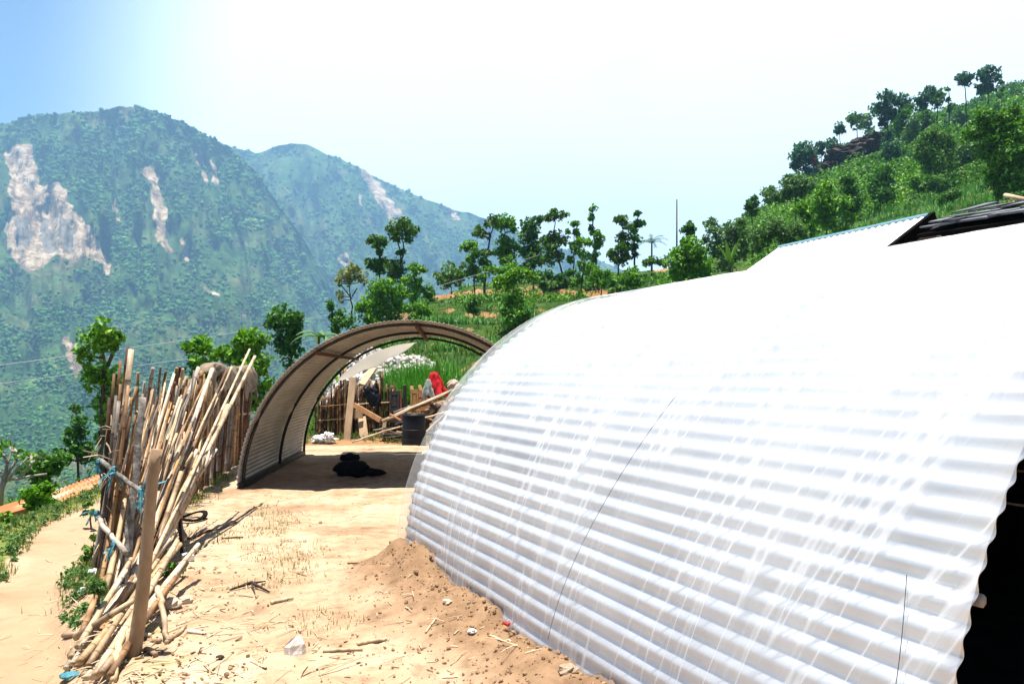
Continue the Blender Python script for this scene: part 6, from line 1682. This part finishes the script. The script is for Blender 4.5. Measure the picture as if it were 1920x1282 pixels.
def hill_hit(u, v):
    best = (1e9, 100)
    for Y in np.exp(np.linspace(math.log(45), math.log(235), 90)):
        x = (u - CX) / F * Y
        e_ = abs(P(u, v, Y).z - z1(x, Y))
        if e_ < best[0]: best = (e_, Y)
    return float(best[1])
for (u, v, r, lf) in ((1582, 330, 13, 'leaf'), (1622, 322, 14, 'leaf_grey'), (1700, 285, 15, 'leaf_dark'), (1640, 300, 13, 'leaf'), (1790, 250, 15, 'leaf'), (1826, 205, 12, 'leaf_dark'), (1868, 205, 13, 'leaf'), (1905, 178, 12, 'leaf_dark'), (1782, 290, 14, 'leaf_dark'),
                   (1712, 318, 15, 'leaf'), (1536, 318, 14, 'leaf_grey'), (1516, 330, 13, 'leaf'), (1466, 392, 15, 'leaf'), (1432, 402, 13, 'leaf_grey'), (1640, 402, 13, 'leaf'), (1692, 372, 13, 'leaf_light'), (1620, 432, 13, 'leaf'), (1730, 235, 12, 'leaf_dark'),
                   (1765, 225, 12, 'leaf'), (1800, 222, 12, 'leaf_grey'), (1690, 262, 13, 'leaf'), (1670, 318, 13, 'leaf_dark'), (1520, 430, 14, 'leaf'), (1400, 415, 14, 'leaf_grey'), (1500, 458, 12, 'leaf')):
    Yh = hill_hit(u, v + r * 1.5)
    T('hill_tree', {'leaf': 'fresh green tree standing in the thick of the wooded hill', 'leaf_dark': 'dark green tree standing in the thick of the wooded hill', 'leaf_grey': 'grey green tree standing in the thick of the wooded hill', 'leaf_light': 'pale green tree standing in the thick of the wooded hill'}[lf],
      Yh, [(u, v), (u, v + r * 1.6)], [(u, v, r * .8), (u - r * .7, v + r * .3, r * .55), (u + r * .7, v + r * .25, r * .55), (u, v - r * .6, r * .5), (u + r * .2, v + r * .7, r * .6)], leaf=lf, group='trees filling the wooded hill')
# banana-like plants and a palm
def fronds(name, label, u, v, Y, nf, L, w, up, mat, cat, vf, seed, droop=1.0, leafy=True):
    rg = random.Random(seed)
    c = P(u, v, Y); ft = P(u, vf, Y); zf = z1(ft.x, Y) - .1
    e = empty(name, (ft.x, Y, zf), label, cat)
    tb = MB(); tb.tube([Vector((ft.x, Y, zf)), Vector((c.x * .5 + ft.x * .5, Y, (zf + c.z) / 2)), c], [w * .55, w * .5, w * .35], 7)
    tb.build('trunk', M['bark'], e, smooth=True)
    for k in range(nf):
        a = 6.28 * k / nf + rg.uniform(-.3, .3); el = up + rg.uniform(-.3, .3); ll = L * rg.uniform(.75, 1.1)
        pts = []
        p = Vector(c); d = Vector((math.cos(a) * math.cos(el), math.sin(a) * math.cos(el), math.sin(el)))
        for s in range(8):
            pts.append(Vector(p)); p = p + d * ll / 7; d = (d + Vector((0, 0, -.17 * droop))).normalized()
        mb = MB(); vs, fs, tn = [], [], []
        for s, q in enumerate(pts):
            dr = (pts[min(s + 1, 7)] - pts[max(s - 1, 0)]).normalized(); sd = dr.cross(Vector((0, 0, 1))).normalized()
            ww = w * math.sin(math.pi * (s + .35) / 7.6) + .005
            vs += [q - sd * ww - Vector((0, 0, ww * .4)), q, q + sd * ww - Vector((0, 0, ww * .4))]
        n_ = len(vs)
        if leafy:
            for s in range(7): fs += [(3 * s, 3 * s + 1, 3 * s + 4, 3 * s + 3), (3 * s + 1, 3 * s + 2, 3 * s + 5, 3 * s + 4)]
            mb.add(vs, fs, tint=.5 + rg.uniform(-.2, .3))
        else:
            for s in range(7):
                for h in range(3):
                    q = pts[s].lerp(pts[s + 1], h / 3); sd = (vs[3 * s + 2] - vs[3 * s])
                    if sd.length < 1e-4: continue
                    sd = sd.normalized()
                    for sg in (-1, 1):
                        t_ = q + sd * sg * w * 1.3 + Vector((0, 0, -w * .7)) + (pts[s + 1] - pts[s]) * .8
                        m_ = (pts[s + 1] - pts[s]) * .22
                        mb.add([q, q + m_, t_], [(0, 1, 2)], tint=.45 + rg.uniform(-.2, .3))
        mb.build('frond', M[mat], e)
    return e
fronds('palm_tree', 'small palm with drooping fronds against the sky right of the skyline row', 1222, 455, 56, 11, 1.35, .16, .7, 'leaf_pine', 'palm', 500, 4, 1.3, leafy=False)
fronds('banana_plant', 'pale upright banana leaves in front of the soft grey green tree', 1370, 498, 30, 6, 1.0, .09, 1.2, 'leaf_light', 'banana plant', 530, 6, .55)
fronds('banana_plant', 'bright lime banana shoot behind the red cloth', 822, 705, 20.6, 3, .62, .07, 1.35, 'leaf_light', 'banana plant', 735, 9, .3)
fronds('banana_plant', 'silvery drooping banana plant left of the open shelter ridge', 598, 632, 24, 9, 1.0, .10, .5, 'leaf_grey', 'banana plant', 690, 12, 1.5)

# scrub over the slopes: past counting
mb = MB(); mb2 = MB(); rg1 = np.random.default_rng(17)
cnt = 0
for i in range(2050):
    if i >= 1850:
        u = rg1.uniform(855, 1250); Y = rg1.uniform(43, 57)
    elif i < 1400:
        u = rg1.uniform(1395, 2150); Y = math.exp(rg1.uniform(math.log(55), math.log(245)))
    elif i < 1750:
        u = rg1.uniform(620, 1330); Y = math.exp(rg1.uniform(math.log(23), math.log(64)))
    else:
        u = rg1.uniform(-60, 560); Y = rg1.uniform(19, 60)
    x = (u - CX) / F * Y; z = z1(x, Y)
    if earth_at(np.array([x]), np.array([Y]), 6, 16)[0] > .5: continue
    if 600 < u < 1380 and Y < 70 and i < 1850:
        s_ = abs(z1(x, Y + .5) - z) / .5
        if s_ < .5 and rg1.random() < .85: continue
        if s_ >= .5 and rg1.random() < .45: continue
    if 1480 < u and 30 < Y < 72 and rg1.random() < .8: continue
    r = (.35 + .5 * rg1.random()) if Y < 70 else (.8 + 2.2 * rg1.random() ** 1.5)
    ls = min(max(.15, Y * .0042), .8)
    n_ = int(40 + 26 * rg1.random() + (70 * r if Y > 70 else 0))
    d = rg1.normal(0, 1, (n_, 3)); d /= np.linalg.norm(d, axis=1)[:, None]
    if 1535 < u < 1660 and 130 < Y < 156 and rg1.random() < .5: continue
    leaves(mb2 if Y > 62 else mb, np.array((x, Y, z + r * .45)) + d * r * (.5 + .5 * rg1.random((n_, 1))) * np.array([1, 1, .75]), ls, rg1, tint0=.10 + .55 * rg1.random())
tag(mb.build('bank_scrub', M['leaf']), 'low green scrub along the terrace banks and under the trees', 'scrub', kind='stuff')
tag(mb2.build('hillside_scrub', M['leaf']), 'dense dark scrub covering the wooded hill on the right', 'scrub', kind='stuff')
mb = MB(); rgx = np.random.default_rng(4)
for (u, v, w, h_) in ((1572, 304, 2.8, 1.6), (1596, 290, 3.6, 1.9), (1622, 277, 3.2, 1.9), (1645, 267, 2.4, 1.6), (1558, 318, 2.0, 1.3)):
    lump(mb, P(u, v, 143 + rgx.uniform(-2, 2)), (w, 2.6, h_), int(u), n=34, m=20, amp=.5, fr=2.6)
tag(mb.build('rock_outcrop', M['cliff'], smooth=False, origin=tuple(P(1600, 290, 143))), 'dark brown rocky cliff below the hilltop pines', 'cliff')

# ------------------------------------------------------------------ pole, wires, pennant
c = P(1269, 374, 55); ft = Vector((c.x, 55, z1(c.x, 55) - .3))
e = empty('utility_pole', tuple(ft), 'thin bare utility pole rising above the dense round tree', 'pole')
MB().tube([ft, c], [.075, .05], 8).build('shaft', M['bark'], e, smooth=True)
for q, (dv, lab) in enumerate(((0, 'upper power wire crossing the valley from the left edge'), (38, 'lower power wire crossing the valley from the left edge'))):
    k = [(-140, 700 + dv, 23), (0, 685 + dv * .9, 24), (405, 630 + dv * .95, 33), (655, 583 + dv * 1.15, 41), (880, 520 + dv * .85, 49), (1012, 478 + dv * .75, 53)]
    pts = []
    A = np.array(k, float)
    for t in np.linspace(0, 1, 60):
        uu = A[0, 0] + (A[-1, 0] - A[0, 0]) * t
        pts.append(P(uu, float(np.interp(uu, A[:, 0], A[:, 1])), float(np.interp(uu, A[:, 0], A[:, 2]))))
    for _ in range(6): pts = [pts[0]] + [(pts[i - 1] + pts[i] * 2 + pts[i + 1]) / 4 for i in range(1, len(pts) - 1)] + [pts[-1]]
    mb = MB(); mb.tube(pts, .012, 5)
    tag(mb.build('power_wire', M['wire'], smooth=True, origin=tuple(pts[0])), lab, 'wire', 'power wires')
c = P(1526, 308, 148)
e = empty('pennant', tuple(c), 'long thin red pennant on a pole by the dark domed hilltop tree', 'flag')
zb = z1(c.x, 148)
MB().tube([Vector((c.x + .3, 148, zb - .3)), P(1522, 288, 148)], [.07, .05], 6).build('pole', M['bark_pale'], e)
v, f = drape_grid(lambda a, b: (P(1522 + 9 * a, 290 + 17 * a, 148).x + (b - .5) * .7 * (1 - .4 * a), 147.9 + .15 * math.sin(a * 8), P(1522, 290 + 17 * a, 148).z), 12, 4)
mb = MB(); mb.add(v, f); o = mb.build('banner', M['red_cloth'], e); so = o.modifiers.new('t', 'SOLIDIFY'); so.thickness = .02

# ------------------------------------------------------------------ air
hz, N, L, b = new_mat('haze_air')
N.remove(b)
pv = N.new('ShaderNodeVolumePrincipled')
pv.inputs['Color'].default_value = (0.33, 0.64, 1.0, 1)
pv.inputs['Density'].default_value = 0.00026
pv.inputs['Anisotropy'].default_value = 0.1
L.new(pv.outputs[0], N['Material Output'].inputs['Volume'])
mb = MB()
x0, x1, y0, y1, zz0, zz1 = -3200, 3200, -60, 4000, -420, 900
vs = [(x0, y0, zz0), (x1, y0, zz0), (x1, y1, zz0), (x0, y1, zz0), (x0, y0, zz1), (x1, y0, zz1), (x1, y1, zz1), (x0, y1, zz1)]
mb.add(vs, [(0, 3, 2, 1), (4, 5, 6, 7), (0, 1, 5, 4), (1, 2, 6, 5), (2, 3, 7, 6), (3, 0, 4, 7)])
tag(mb.build('haze', hz), 'pale blue haze filling the valley air', 'haze', kind='stuff')
